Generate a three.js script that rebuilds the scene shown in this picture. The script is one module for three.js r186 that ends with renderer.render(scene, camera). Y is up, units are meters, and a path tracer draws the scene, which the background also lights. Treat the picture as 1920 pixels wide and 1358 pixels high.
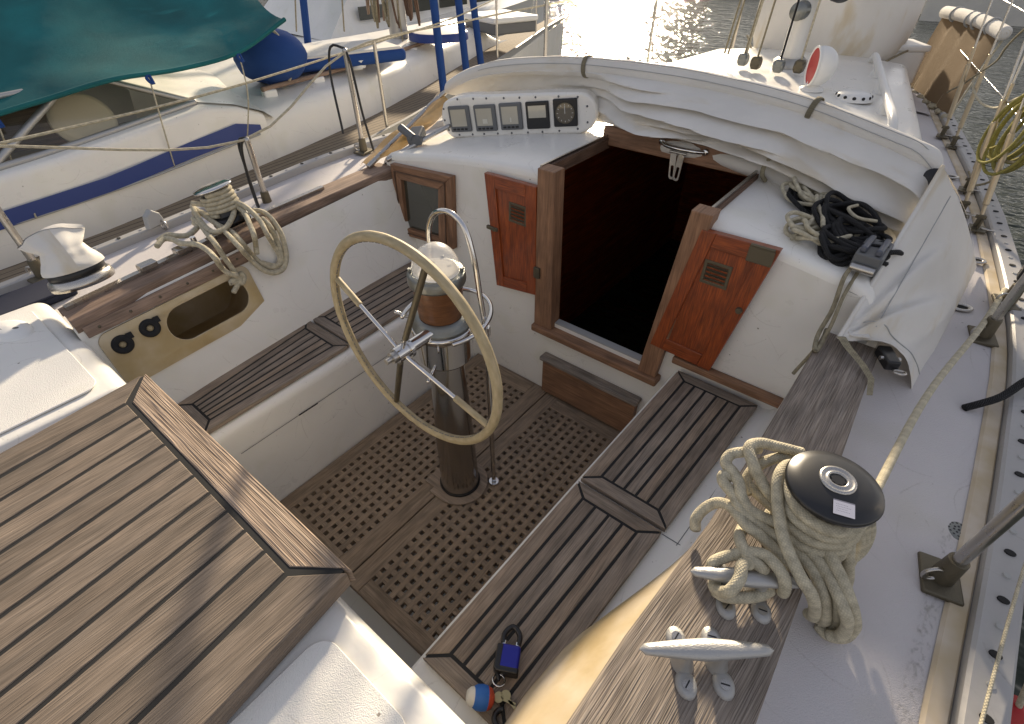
import * as THREE from 'three';
import { mergeGeometries, toCreasedNormals, mergeVertices } from 'three/addons/utils/BufferGeometryUtils.js';
import { RoundedBoxGeometry } from 'three/addons/geometries/RoundedBoxGeometry.js';
import { ImprovedNoise } from 'three/addons/math/ImprovedNoise.js';

// ------------------------------------------------------------------ camera, sky, sun, exposure
const scene = new THREE.Scene();
const DEG = Math.PI / 180;
const camera = new THREE.PerspectiveCamera(2 * Math.atan(679 / 765) / DEG, 1920 / 1358, 0.05, 4000);
camera.position.set(1.012, 1.75, 0);
camera.rotation.order = 'YXZ';
camera.rotation.set(-40.4 * DEG, 38.9 * DEG, -0.3 * DEG);
camera.setViewOffset(1920, 1358, 191 - 6, 118 + 12, 1550, 1096.3);   // the print inside its white border
camera.updateProjectionMatrix();
scene.add(camera);

const sunAz = 29 * DEG, sunEl = 19 * DEG;                 // 29 degrees to port of the bow (-z), low
const sunDir = new THREE.Vector3(-Math.sin(sunAz) * Math.cos(sunEl), Math.sin(sunEl), -Math.cos(sunAz) * Math.cos(sunEl));
// hazy late-afternoon sky, computed: pale horizon, cooler zenith, broad warm glow round the sun
{
  const W = 256, H = 128, d = new Float32Array(W * H * 4), v = new THREE.Vector3();
  for (let j = 0; j < H; j++) for (let i = 0; i < W; i++) {
    const th = (j + 0.5) / H * Math.PI - Math.PI / 2, ph = ((i + 0.5) / W - 0.5) * 2 * Math.PI;   // row 0 is the nadir
    v.set(Math.cos(th) * Math.cos(ph), Math.sin(th), Math.cos(th) * Math.sin(ph));
    const up = Math.max(0, v.y), hz = Math.pow(1 - up, 2.2), c = Math.max(0, v.dot(sunDir));
    const glow = 0.38 * Math.pow(c, 6) + 1.3 * Math.pow(c, 80), k = (j * W + i) * 4;
    const low = (v.y < 0 ? 0.55 : 1) * 0.68;
    d[k] = (0.27 + 0.62 * hz + glow * 1.0) * low; d[k + 1] = (0.295 + 0.565 * hz + glow * 0.86) * low; d[k + 2] = (0.375 + 0.455 * hz + glow * 0.62) * low; d[k + 3] = 1;
  }
  const t = new THREE.DataTexture(d, W, H, THREE.RGBAFormat, THREE.FloatType); t.mapping = THREE.EquirectangularReflectionMapping; t.magFilter = t.minFilter = THREE.LinearFilter; t.needsUpdate = true;
  scene.background = t; scene.environment = t;
}
const sun = new THREE.DirectionalLight(new THREE.Color(1.0, 0.83, 0.60), 5.0);
sun.position.copy(sunDir).multiplyScalar(40);
sun.target.position.set(0, 0.8, -1);
sun.castShadow = true;
sun.shadow.mapSize.set(4096, 4096);
Object.assign(sun.shadow.camera, { left: -12, right: 12, top: 12, bottom: -12, near: 1, far: 90 });
sun.shadow.radius = 6;
scene.add(sun, sun.target);

const renderer = new THREE.WebGLRenderer({ antialias: true });
renderer.setSize(1024, 724);
renderer.shadowMap.enabled = true;
renderer.toneMapping = THREE.LinearToneMapping;
renderer.toneMappingExposure = 1.7;

// ------------------------------------------------------------------ helpers
let seed = 12345;
const rnd = () => { seed = (seed * 1664525 + 1013904223) >>> 0; return seed / 4294967296; };
const rr = (a, b) => a + (b - a) * rnd();
const lerp = (a, b, t) => a + (b - a) * t;
const clamp = (x, a = 0, b = 1) => Math.min(b, Math.max(a, x));
const sstep = (a, b, x) => { const t = clamp((x - a) / (b - a)); return t * t * (3 - 2 * t); };
const V = (x, y, z) => new THREE.Vector3(x, y, z);
const V2 = (x, y) => new THREE.Vector2(x, y);
const perlin = new ImprovedNoise();
const fbm = (x, y, z = 0, o = 4) => { let s = 0, a = 0.5, f = 1; for (let i = 0; i < o; i++) { s += a * perlin.noise(x * f, y * f, z * f + i * 7.3); a *= 0.5; f *= 2.03; } return s; };
// piecewise linear interpolation through [t, v] pairs
const pw = (t, pts) => { if (t <= pts[0][0]) return pts[0][1]; for (let i = 1; i < pts.length; i++) if (t <= pts[i][0]) return lerp(pts[i - 1][1], pts[i][1], (t - pts[i - 1][0]) / (pts[i][0] - pts[i - 1][0])); return pts[pts.length - 1][1]; };

const taken = {};
function numbered(name) { const n = taken[name] = (taken[name] ?? -1) + 1; return n ? `${name}_${String(n).padStart(3, '0')}` : name; }
function thing(name, label, category, pos = [0, 0, 0], turn = 0, group) {
  const o = new THREE.Group(); o.name = numbered(name); scene.add(o);
  o.position.set(...pos); o.rotation.y = turn; o.userData = { label, category };
  if (group) o.userData.group = group;
  return o;
}
function part(name, geo, mat, parent, label) {
  if (Array.isArray(geo)) geo = merge(geo);
  const m = new THREE.Mesh(geo, mat); m.name = name; m.castShadow = m.receiveShadow = true;
  if (label) m.userData.label = label;
  parent.add(m); return m;
}
function single(name, geo, mat, label, category, group) {            // a thing that is one mesh
  const m = part(numbered(name), geo, mat, scene); m.userData = { label, category };
  if (group) m.userData.group = group; return m;
}
function merge(list) {
  const gs = list.map(g => { const n = g.index ? g.toNonIndexed() : g.clone(); for (const k of Object.keys(n.attributes)) if (!['position', 'normal', 'uv'].includes(k)) n.deleteAttribute(k); if (!n.attributes.uv) n.setAttribute('uv', new THREE.BufferAttribute(new Float32Array(n.attributes.position.count * 2), 2)); n.clearGroups(); return n; });
  return mergeGeometries(gs, false);
}
const T = (g, x, y, z, rx = 0, ry = 0, rz = 0) => { if (rx || ry || rz) g.applyMatrix4(new THREE.Matrix4().makeRotationFromEuler(new THREE.Euler(rx, ry, rz))); return g.translate(x, y, z); };
const box = (w, h, d, x = 0, y = 0, z = 0, rx = 0, ry = 0, rz = 0) => T(new THREE.BoxGeometry(w, h, d), x, y, z, rx, ry, rz);
const rbox = (w, h, d, r, x = 0, y = 0, z = 0, rx = 0, ry = 0, rz = 0, seg = 2) => T(new RoundedBoxGeometry(w, h, d, seg, r), x, y, z, rx, ry, rz);
const cyl = (r1, r2, h, x = 0, y = 0, z = 0, rx = 0, ry = 0, rz = 0, seg = 24) => T(new THREE.CylinderGeometry(r1, r2, h, seg), x, y, z, rx, ry, rz);
const lathe = (pts, seg = 48) => new THREE.LatheGeometry(pts.map(p => V2(p[0], p[1])), seg);
const tor = (R, r, x = 0, y = 0, z = 0, rx = 0, ry = 0, rz = 0, a = 10, b = 48, arc = Math.PI * 2) => T(new THREE.TorusGeometry(R, r, a, b, arc), x, y, z, rx, ry, rz);
// tube along a smooth curve through points, uv in metres
function tube(pts, r, { seg, rad = 10, closed = false, tension = 0.5, type = 'centripetal', caps = true } = {}) {
  const ps = pts.map(p => p.isVector3 ? p : V(...p));
  const c = ps.length === 2 ? new THREE.LineCurve3(ps[0], ps[1]) : new THREE.CatmullRomCurve3(ps, closed, type, tension);
  const L = c.getLength();
  const n = seg || (ps.length === 2 ? 1 : Math.max(8, Math.min(400, Math.ceil(ps.length * 6))));
  const g = new THREE.TubeGeometry(c, n, r, rad, closed);
  const uv = g.attributes.uv; for (let i = 0; i < uv.count; i++) uv.setXY(i, uv.getX(i) * L, uv.getY(i) * 2 * Math.PI * r);
  if (caps && !closed) {
    const out = [g];
    for (const [t, s] of [[0, -1], [1, 1]]) {
      const p = c.getPointAt(t), d = c.getTangentAt(t).multiplyScalar(s);
      const h = new THREE.SphereGeometry(r, rad, 3, 0, Math.PI * 2, 0, Math.PI / 2); h.scale(1, 0.5, 1);
      h.applyQuaternion(new THREE.Quaternion().setFromUnitVectors(V(0, 1, 0), d)); h.translate(p.x, p.y, p.z); out.push(h);
    }
    return merge(out);
  }
  return g;
}
const rod = (a, b, r, rad = 10) => tube([a, b], r, { rad });
// grid surface through rows of points; uv in metres
function loft(rows, crease = 0.6) {
  const R = rows.length, C = rows[0].length, pos = [], uv = [], idx = [];
  const vs = new Array(R).fill(0).map(() => new Array(C).fill(0)), us = new Array(R).fill(0).map(() => new Array(C).fill(0));
  for (let i = 0; i < R; i++) for (let j = 0; j < C; j++) {
    const p = rows[i][j]; pos.push(p.x, p.y, p.z);
    vs[i][j] = j ? vs[i][j - 1] + p.distanceTo(rows[i][j - 1]) : 0; us[i][j] = i ? us[i - 1][j] + p.distanceTo(rows[i - 1][j]) : 0;
    uv.push(us[i][j], vs[i][j]);
  }
  for (let i = 0; i < R - 1; i++) for (let j = 0; j < C - 1; j++) { const a = i * C + j; idx.push(a, a + 1, a + C, a + 1, a + C + 1, a + C); }
  const g = new THREE.BufferGeometry(); g.setAttribute('position', new THREE.Float32BufferAttribute(pos, 3)); g.setAttribute('uv', new THREE.Float32BufferAttribute(uv, 2)); g.setIndex(idx);
  g.computeVertexNormals();
  return crease ? toCreasedNormals(g, crease) : g;
}
// 2-D polyline with rounded corners, fixed number of points per corner
function fillet(pts, rad, seg = 5) {
  const out = [];
  pts.forEach((p, i) => {
    const r = rad[i] || 0;
    if (!r || i === 0 || i === pts.length - 1) { out.push(V2(p[0], p[1])); return; }
    const P = V2(...p), A = V2(...pts[i - 1]).sub(P), B = V2(...pts[i + 1]).sub(P); const d = Math.min(r, A.length() * 0.49, B.length() * 0.49); A.setLength(d); B.setLength(d);
    for (let k = 0; k <= seg; k++) { const t = k / seg; out.push(V2(P.x + A.x * (1 - t) ** 2 + B.x * t * t, P.y + A.y * (1 - t) ** 2 + B.y * t * t)); }
  });
  return out;
}
// flat polygon piece (x,z outline, top at y) with a small bevel: a plank; grain along angle dir
function plank(outline, yTop, thick, dir = 'z', bev = 0.002) {
  const sh = new THREE.Shape(outline.map(p => V2(p[0], -p[1])));
  const g = new THREE.ExtrudeGeometry(sh, { depth: thick - 2 * bev, bevelEnabled: bev > 0, bevelThickness: bev, bevelSize: bev, bevelOffset: -bev, bevelSegments: 1, curveSegments: 3 });
  g.rotateX(-Math.PI / 2); g.translate(0, yTop - thick + bev, 0);
  const ou = rnd() * 5, ov = rnd() * 5, P = g.attributes.position, uv = g.attributes.uv, N = g.attributes.normal;
  for (let i = 0; i < P.count; i++) { const x = P.getX(i), y = P.getY(i), z = P.getZ(i); const ny = Math.abs(N.getY(i)); const a = dir === 'z' ? z : x, b = dir === 'z' ? x : z; uv.setXY(i, a + ou, (ny > 0.5 ? b : y + b * 0.3) + ov); }
  return g;
}
// box-projected uv in metres, u along the given axis
function metreUV(g, along = 'x', ou = rnd() * 5, ov = rnd() * 5) {
  if (!g.attributes.normal) g.computeVertexNormals();
  const P = g.attributes.position, N = g.attributes.normal, uv = new Float32Array(P.count * 2);
  for (let i = 0; i < P.count; i++) {
    const p = { x: P.getX(i), y: P.getY(i), z: P.getZ(i) }, n = { x: Math.abs(N.getX(i)), y: Math.abs(N.getY(i)), z: Math.abs(N.getZ(i)) };
    const o = ['x', 'y', 'z'].filter(k => k !== along); const b = n[o[0]] > n[o[1]] ? o[1] : o[0];
    uv[2 * i] = p[along] + ou; uv[2 * i + 1] = p[b] + ov;
  }
  g.setAttribute('uv', new THREE.BufferAttribute(uv, 2)); return g;
}
const roundRect = (x0, y0, x1, y1, r, S = THREE.Shape) => { const s = new S(); s.moveTo(x0 + r, y0); s.lineTo(x1 - r, y0); s.absarc(x1 - r, y0 + r, r, -Math.PI / 2, 0); s.lineTo(x1, y1 - r); s.absarc(x1 - r, y1 - r, r, 0, Math.PI / 2); s.lineTo(x0 + r, y1); s.absarc(x0 + r, y1 - r, r, Math.PI / 2, Math.PI); s.lineTo(x0, y0 + r); s.absarc(x0 + r, y0 + r, r, Math.PI, 1.5 * Math.PI); return s; };
const ext = (shape, depth, bev = 0.002, seg = 8, bs = 2) => new THREE.ExtrudeGeometry(shape, { depth, bevelEnabled: bev > 0, bevelThickness: bev, bevelSize: bev, bevelOffset: -bev, bevelSegments: bs, curveSegments: seg });

// ------------------------------------------------------------------ textures
function dataTex(w, h, fn, srgb, rep) {
  const d = new Uint8Array(w * h * 4);
  for (let y = 0; y < h; y++) for (let x = 0; x < w; x++) { const c = fn(x / w, y / h, x, y); const i = (y * w + x) * 4; for (let k = 0; k < 3; k++) d[i + k] = clamp(c[k] ?? c[0]) * 255; d[i + 3] = 255; }
  const t = new THREE.DataTexture(d, w, h); t.wrapS = t.wrapT = THREE.RepeatWrapping; t.magFilter = THREE.LinearFilter; t.minFilter = THREE.LinearMipmapLinearFilter; t.generateMipmaps = true;
  if (srgb) t.colorSpace = THREE.SRGBColorSpace; if (rep) t.repeat.set(...rep); t.needsUpdate = true; return t;
}
// tileable noise: blends fbm across the wrap
function tileN(u, v, fx, fy, off, o = 3) {
  const f = (a, b) => fbm(a * fx + off, b * fy + off * 1.7, off, o);
  const bx = sstep(0.8, 1, u), by = sstep(0.8, 1, v);
  const a = bx ? lerp(f(u, v), f(u - 1, v), bx) : f(u, v); if (!by) return a;
  return lerp(a, bx ? lerp(f(u, v - 1), f(u - 1, v - 1), bx) : f(u, v - 1), by);
}
// wood: u runs along the grain
function woodMaps(a, b, c, off, rep, streak = 60) {
  const N = 384, hN = new Float32Array(N * N), tone = new Float32Array(N * N), blot = new Float32Array(N * N);
  for (let y = 0; y < N; y++) for (let x = 0; x < N; x++) {
    const u = x / N, v = y / N, wv = v + 0.012 * tileN(u, v, 3, 3, off + 9, 2);
    const s1 = tileN(u, wv, 2.5, streak, off, 2), s2 = tileN(u, wv, 7, streak * 2.6, off + 3, 2);
    hN[y * N + x] = clamp(0.6 + s1 * 0.55 + s2 * 1.0); tone[y * N + x] = tileN(u, v, 2, 9, off + 5, 4); blot[y * N + x] = tileN(u, v, 5, 7, off + 14, 4);
  }
  const map = dataTex(N, N, (u, v, x, y) => {
    const h = hN[y * N + x], t = clamp(0.5 + tone[y * N + x] * 1.1), bl = clamp(0.5 + blot[y * N + x] * 1.3); const k = clamp(h * 1.15);
    return [0, 1, 2].map(i => lerp(a[i], lerp(b[i], c[i], t), k) * lerp(0.86, 1.1, bl));
  }, true, rep);
  const bump = dataTex(N, N, (u, v, x, y) => [hN[y * N + x]], false, rep);
  return { map, bump };
}
function makeMat(o) { return new THREE.MeshPhysicalMaterial(o); }
const lin = (r, g, b) => new THREE.Color().setRGB(r, g, b);

const M = {};
{
  const teak = woodMaps([0.45, 0.405, 0.355], [0.64, 0.575, 0.51], [0.585, 0.54, 0.495], 1.3, [1 / 0.5, 1 / 0.22], 44);
  M.teak = makeMat({ map: teak.map, bumpMap: teak.bump, bumpScale: 0.0012, roughness: 0.85 });
  M.teak2 = makeMat({ map: teak.map, bumpMap: teak.bump, bumpScale: 0.0012, roughness: 0.85, color: lin(0.86, 0.84, 0.82) });
  M.teak3 = makeMat({ map: teak.map, bumpMap: teak.bump, bumpScale: 0.0012, roughness: 0.85, color: lin(1.08, 1.02, 0.95) });
  const ridge = woodMaps([0.44, 0.37, 0.31], [0.72, 0.64, 0.56], [0.66, 0.59, 0.53], 14.3, [1 / 0.9, 1 / 0.2], 34);
  const grey = woodMaps([0.36, 0.32, 0.285], [0.66, 0.61, 0.555], [0.60, 0.565, 0.535], 4.1, [1 / 0.6, 1 / 0.2], 46);
  M.greyTeak = makeMat({ map: grey.map, bumpMap: grey.bump, bumpScale: 0.003, roughness: 0.9 });
  const brown = woodMaps([0.44, 0.36, 0.30], [0.62, 0.525, 0.45], [0.57, 0.485, 0.425], 6.7, [1 / 0.6, 1 / 0.3], 30);
  M.trim = makeMat({ map: brown.map, bumpMap: brown.bump, bumpScale: 0.0008, roughness: 0.7 });
  M.trimWarm = makeMat({ map: brown.map, bumpMap: brown.bump, bumpScale: 0.0008, roughness: 0.6, color: lin(1.0, 0.78, 0.6) });
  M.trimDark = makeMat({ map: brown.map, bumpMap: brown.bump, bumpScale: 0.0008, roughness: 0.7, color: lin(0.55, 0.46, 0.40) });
  M.gratingWood = makeMat({ map: teak.map, bumpMap: teak.bump, bumpScale: 0.0008, roughness: 0.9, color: lin(0.98, 0.90, 0.78) });
  const varn = woodMaps([0.38, 0.155, 0.06], [0.66, 0.325, 0.12], [0.58, 0.265, 0.09], 9.2, [1 / 0.4, 1 / 0.2], 22);
  M.varnish = makeMat({ map: varn.map, bumpMap: varn.bump, bumpScale: 0.0002, roughness: 0.5, clearcoat: 0.6, clearcoatRoughness: 0.15 });
  // gelcoat: white with faint weathering blotches and fine scratches of grime
  // wear on the gelcoat: scuffs, hairlines and specks drawn into a tileable mask
  const GN = 768, wear = new Float32Array(GN * GN);
  const dot = (x, y, r, k) => { for (let j = -Math.ceil(r); j <= r; j++) for (let i = -Math.ceil(r); i <= r; i++) if (i * i + j * j <= r * r) { const q = ((Math.round(y) + j + GN) % GN) * GN + (Math.round(x) + i + GN) % GN; wear[q] = Math.max(wear[q], k); } };
  seed = 4242;
  for (let n = 0; n < 150; n++) { let x = rr(0, GN), y = rr(0, GN), a = rr(0, 6.28); const L = rr(8, 90), k = rr(0.02, 0.09), bend = rr(-0.02, 0.02); for (let q = 0; q < L; q++) { dot(x, y, rnd() < 0.1 ? 1 : 0, k * (0.5 + 0.5 * Math.sin(Math.PI * q / L))); x += Math.cos(a); y += Math.sin(a); a += bend; } }
  for (let n = 0; n < 110; n++) dot(rr(0, GN), rr(0, GN), rnd() < 0.12 ? rr(1, 2) : 0.6, rr(0.1, 0.45));
  const gel = dataTex(GN, GN, (u, v, x, y) => { const n = tileN(u, v, 4, 4, 2.2, 4), st = sstep(0.1, 0.45, tileN(u, v, 7, 7, 8.8, 3)); const k = 0.925 + n * 0.05 - st * 0.02, w = wear[y * GN + x]; return [k - w * 0.95, k * 0.99 - w, k * 0.965 - Math.max(0, n) * 0.03 - st * 0.015 - w * 1.05]; }, true, [1 / 1.3, 1 / 1.3]);
  const gelB = dataTex(256, 256, (u, v) => [0.5 + tileN(u, v, 26, 26, 3.4, 3) * 0.8], false, [1 / 0.5, 1 / 0.5]);
  const specks = dataTex(256, 256, (u, v) => { const n = tileN(u, v, 60, 60, 21.3, 2); const g = tileN(u, v, 6, 6, 23.3, 3); return [0.42 + g * 0.25 + n * 0.1]; }, false, [1 / 0.9, 1 / 0.9]);
  M.gel = makeMat({ map: gel, bumpMap: gelB, bumpScale: 0.0004, roughness: 0.8, roughnessMap: specks, clearcoat: 0.15, clearcoatRoughness: 0.3 });
  M.gelGloss = makeMat({ map: gel, roughness: 0.22, clearcoat: 0.5, clearcoatRoughness: 0.12 });
  const nonskidB = dataTex(512, 512, (u, v) => [0.5 + perlin.noise(u * 130, v * 130, 3.3) * 0.8], false, [1 / 0.25, 1 / 0.25]);
  M.deck = makeMat({ map: gel, color: lin(0.72, 0.70, 0.74), bumpMap: nonskidB, bumpScale: 0.0006, roughness: 0.75 });
  M.nonskid = makeMat({ map: gel, bumpMap: nonskidB, bumpScale: 0.0005, roughness: 0.75 });
  // yellowed, stained gelcoat of the cave lockers
  const yel = dataTex(256, 256, (u, v) => { const n = tileN(u, v, 3, 3, 12.2, 5), k = clamp(0.5 + n * 1.6); return [lerp(0.72, 0.83, k), lerp(0.63, 0.77, k), lerp(0.45, 0.66, k)]; }, true, [1 / 0.5, 1 / 0.5]);
  M.yellow = makeMat({ map: yel, bumpMap: gelB, bumpScale: 0.0005, roughness: 0.6 });
  const canv = dataTex(320, 320, (u, v) => { const n = tileN(u, v, 4, 4, 31.2, 5), s = sstep(0.05, 0.4, tileN(u, v, 2.5, 7, 33.1, 5)); const k = 0.87 + n * 0.06; return [k - s * 0.06, k * 0.985 - s * 0.095, k * 0.955 - s * 0.16]; }, true, [1 / 1.1, 1 / 1.1]);
  const weave = dataTex(256, 256, (u, v) => [0.5 + 0.25 * Math.sin(u * Math.PI * 2 * 32) * Math.sin(v * Math.PI * 2 * 32) + tileN(u, v, 6, 6, 41, 3) * 0.5], false, [1 / 0.12, 1 / 0.12]);
  M.canvas = makeMat({ map: canv, bumpMap: weave, bumpScale: 0.0007, roughness: 0.95, side: THREE.DoubleSide });
  const tealT = dataTex(256, 256, (u, v) => { const n = tileN(u, v, 4, 4, 51.2, 5), w = sstep(0.2, 0.5, tileN(u, v, 3, 10, 57, 5)); const k = 1 + n * 0.35; return [0.085 * k + w * 0.08, 0.39 * k + w * 0.13, 0.40 * k + w * 0.12]; }, true, [1 / 1.3, 1 / 1.3]);
  M.teal = makeMat({ map: tealT, bumpMap: weave, bumpScale: 0.0008, roughness: 0.9, side: THREE.DoubleSide });
  // braided rope, uv in metres
  const braid = (u, v) => { const a = Math.abs(((u + v * 0.5) * 8) % 1 - 0.5) * 2, b = Math.abs(((u - v * 0.5 + 8) * 8) % 1 - 0.5) * 2; return ((Math.floor(u * 8) + Math.floor(v * 8)) % 2 ? a : b); };
  const ropeB = dataTex(128, 128, (u, v) => [(() => { const a = (u * 4 + v * 4) % 1, b = (u * 4 - v * 4 + 8) % 1, c = (Math.floor(u * 4 + v * 4) + Math.floor(u * 4 - v * 4 + 8)) % 2; return 0.25 + 0.75 * (c ? Math.sin(Math.PI * a) * (0.55 + 0.45 * Math.sin(Math.PI * b)) : Math.sin(Math.PI * b) * (0.55 + 0.45 * Math.sin(Math.PI * a))); })()], false, [1 / 0.024, 1 / 0.024]);
  const ropeC = dataTex(256, 256, (u, v) => { const a = (u * 8 + v * 8) % 1, b = (u * 8 - v * 8 + 16) % 1; const k = 0.74 + 0.07 * (Math.sin(Math.PI * a) * Math.sin(Math.PI * b) - 0.5) + tileN(u, v, 3, 3, 61, 4) * 0.22; return [k, k * 0.955, k * 0.83]; }, true, [1 / 0.048, 1 / 0.048]);
  M.helmTeak = [0.70, 0.62, 0.76].map(k => makeMat({ map: M.teak.map, bumpMap: M.teak.bumpMap, bumpScale: 0.0012, roughness: 0.88, color: lin(k, k * 0.98, k * 0.97) }));
  M.teakRidge = makeMat({ map: ridge.map, bumpMap: ridge.bump, bumpScale: 0.004, roughness: 0.9 });
  M.rope = makeMat({ map: ropeC, bumpMap: ropeB, bumpScale: 0.0011, roughness: 0.9 });
  M.ropeGrey = makeMat({ map: ropeC, bumpMap: ropeB, bumpScale: 0.002, roughness: 0.9, color: lin(0.62, 0.6, 0.55) });
  const blackC = dataTex(128, 128, (u, v) => { const f = Math.sin(u * 50.3) * Math.sin(v * 50.3) > 0.86 ? 0.55 : 0.05; return [f, f, f * 1.05]; }, true, [1 / 0.05, 1 / 0.05]);
  M.ropeBlack = makeMat({ map: blackC, bumpMap: ropeB, bumpScale: 0.002, roughness: 0.85 });
  const leath = dataTex(256, 256, (u, v) => { const k = 0.5 + tileN(u, v, 6, 6, 71, 5); return [lerp(0.60, 0.76, k), lerp(0.545, 0.70, k), lerp(0.42, 0.57, k)]; }, true, [1 / 0.25, 1 / 0.1]);
  M.leather = makeMat({ map: leath, bumpMap: gelB, bumpScale: 0.001, roughness: 0.65 });
  const steelR = dataTex(256, 256, (u, v) => [0.18 + 0.25 * clamp(0.5 + tileN(u, v, 8, 8, 81, 4))], false, [1 / 0.2, 1 / 0.2]);
  M.steel = makeMat({ color: lin(0.50, 0.48, 0.45), metalness: 1, roughness: 1.0, roughnessMap: steelR });
  M.column = makeMat({ color: lin(0.42, 0.40, 0.38), metalness: 1, roughness: 0.2 });
  M.chrome = makeMat({ color: lin(0.66, 0.65, 0.64), metalness: 1, roughness: 0.09 });
  M.railPaint = makeMat({ color: lin(0.50, 0.50, 0.52), metalness: 0.1, roughness: 0.55, map: gel, bumpMap: gelB, bumpScale: 0.0005 });
  M.alu = makeMat({ color: lin(0.46, 0.455, 0.44), metalness: 0.7, roughness: 0.45, bumpMap: gelB, bumpScale: 0.0005 });
  M.bronze = makeMat({ color: lin(0.16, 0.14, 0.10), metalness: 0.8, roughness: 0.5, bumpMap: gelB, bumpScale: 0.0006 });
  M.copper = makeMat({ map: brown.map, color: lin(0.62, 0.36, 0.17), metalness: 0.25, roughness: 0.35, clearcoat: 0.4, clearcoatRoughness: 0.2 });
  M.patina = makeMat({ color: lin(0.24, 0.25, 0.24), metalness: 0.85, roughness: 0.32, bumpMap: gelB, bumpScale: 0.0008 });
  M.black = makeMat({ color: lin(0.012, 0.012, 0.013), roughness: 0.35 });
  M.blackMatt = makeMat({ color: lin(0.015, 0.015, 0.016), roughness: 0.85 });
  M.caulk = makeMat({ color: lin(0.014, 0.014, 0.014), roughness: 0.8 });
  M.white = makeMat({ color: lin(0.78, 0.78, 0.76), roughness: 0.4 });
  M.offwhite = makeMat({ color: lin(0.68, 0.66, 0.6), roughness: 0.6, bumpMap: gelB, bumpScale: 0.0005 });
  M.navy = makeMat({ color: lin(0.022, 0.05, 0.22), roughness: 0.5 });
  M.blueCloth = makeMat({ color: lin(0.013, 0.055, 0.22), roughness: 0.95, bumpMap: weave, bumpScale: 0.0008 });
  M.cabinWood = makeMat({ map: varn.map, roughness: 0.5 });
  M.glassDark = makeMat({ color: lin(0.05, 0.05, 0.038), roughness: 0.06, clearcoat: 1, clearcoatRoughness: 0.03 });
  M.glass = makeMat({ color: lin(0.9, 0.92, 0.88), transmission: 1, roughness: 0.03, thickness: 0 });
  M.grey = makeMat({ color: lin(0.13, 0.135, 0.14), roughness: 0.5 });
  M.lightGrey = makeMat({ color: lin(0.38, 0.385, 0.38), roughness: 0.5 });
  M.red = makeMat({ color: lin(0.42, 0.012, 0.012), roughness: 0.45 });
  M.orange = makeMat({ color: lin(0.5, 0.07, 0.03), roughness: 0.6 });
}
// ------------------------------------------------------------------ own boat: hull, deck, cockpit, cabin
const railX = z => pw(-z, [[-1.6, 1.25], [-0.6, 1.36], [0, 1.38], [0.66, 1.392], [1.17, 1.411], [1.67, 1.418], [1.93, 1.41], [2.23, 1.377], [2.54, 1.332], [2.93, 1.269], [3.38, 1.179], [3.95, 1.045], [4.9, 0.821], [6.12, 0.512], [7.3, 0.16], [7.6, 0.05]]);
const railXP = z => -(railX(z) + 0.03);
const deckS = z => 0.745 + 0.025 * Math.max(0, -z - 0.7);
const deckP = z => pw(-z, [[-0.5, 0.735], [0.1, 0.74], [0.75, 0.775], [1.45, 0.82], [3, 0.85], [6, 0.89], [7.6, 0.93]]);
const capInP = z => pw(-z, [[0.05, -0.842], [0.13, -0.85], [0.68, -0.915], [0.9, -0.948], [1.2, -0.957], [1.56, -0.957]]);
const capYP = z => pw(-z, [[0.1, 0.84], [0.68, 0.86], [0.9, 0.87], [1.56, 0.90]]);
const capInS = z => pw(-z, [[-0.4, 0.92], [0.27, 0.933], [0.47, 0.947], [0.7, 0.970], [1.03, 0.979], [1.56, 0.988]]);
const capOutS = z => pw(-z, [[-0.4, 1.16], [0.44, 1.157], [0.6, 1.16], [1.11, 1.128], [1.56, 1.128]]);
const capYS = z => pw(-z, [[0.2, 0.825], [1.4, 0.855], [1.56, 0.858]]);
const benchIn = z => pw(-z, [[0.2, -0.483], [0.6, -0.487], [1.55, -0.515]]);
const benchInS = z => pw(-z, [[0.2, 0.547], [0.87, 0.559], [1.55, 0.577]]);
const roofY = (x, z) => 1.075 - 0.1 * (x - 0.12) ** 2 + 0.012 * Math.max(0, -z - 2.5);
const cabW = z => pw(-z, [[1.55, 1.0], [2.3, 0.99], [3.2, 0.90], [4.6, 0.62], [5.4, 0.42]]);

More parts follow.
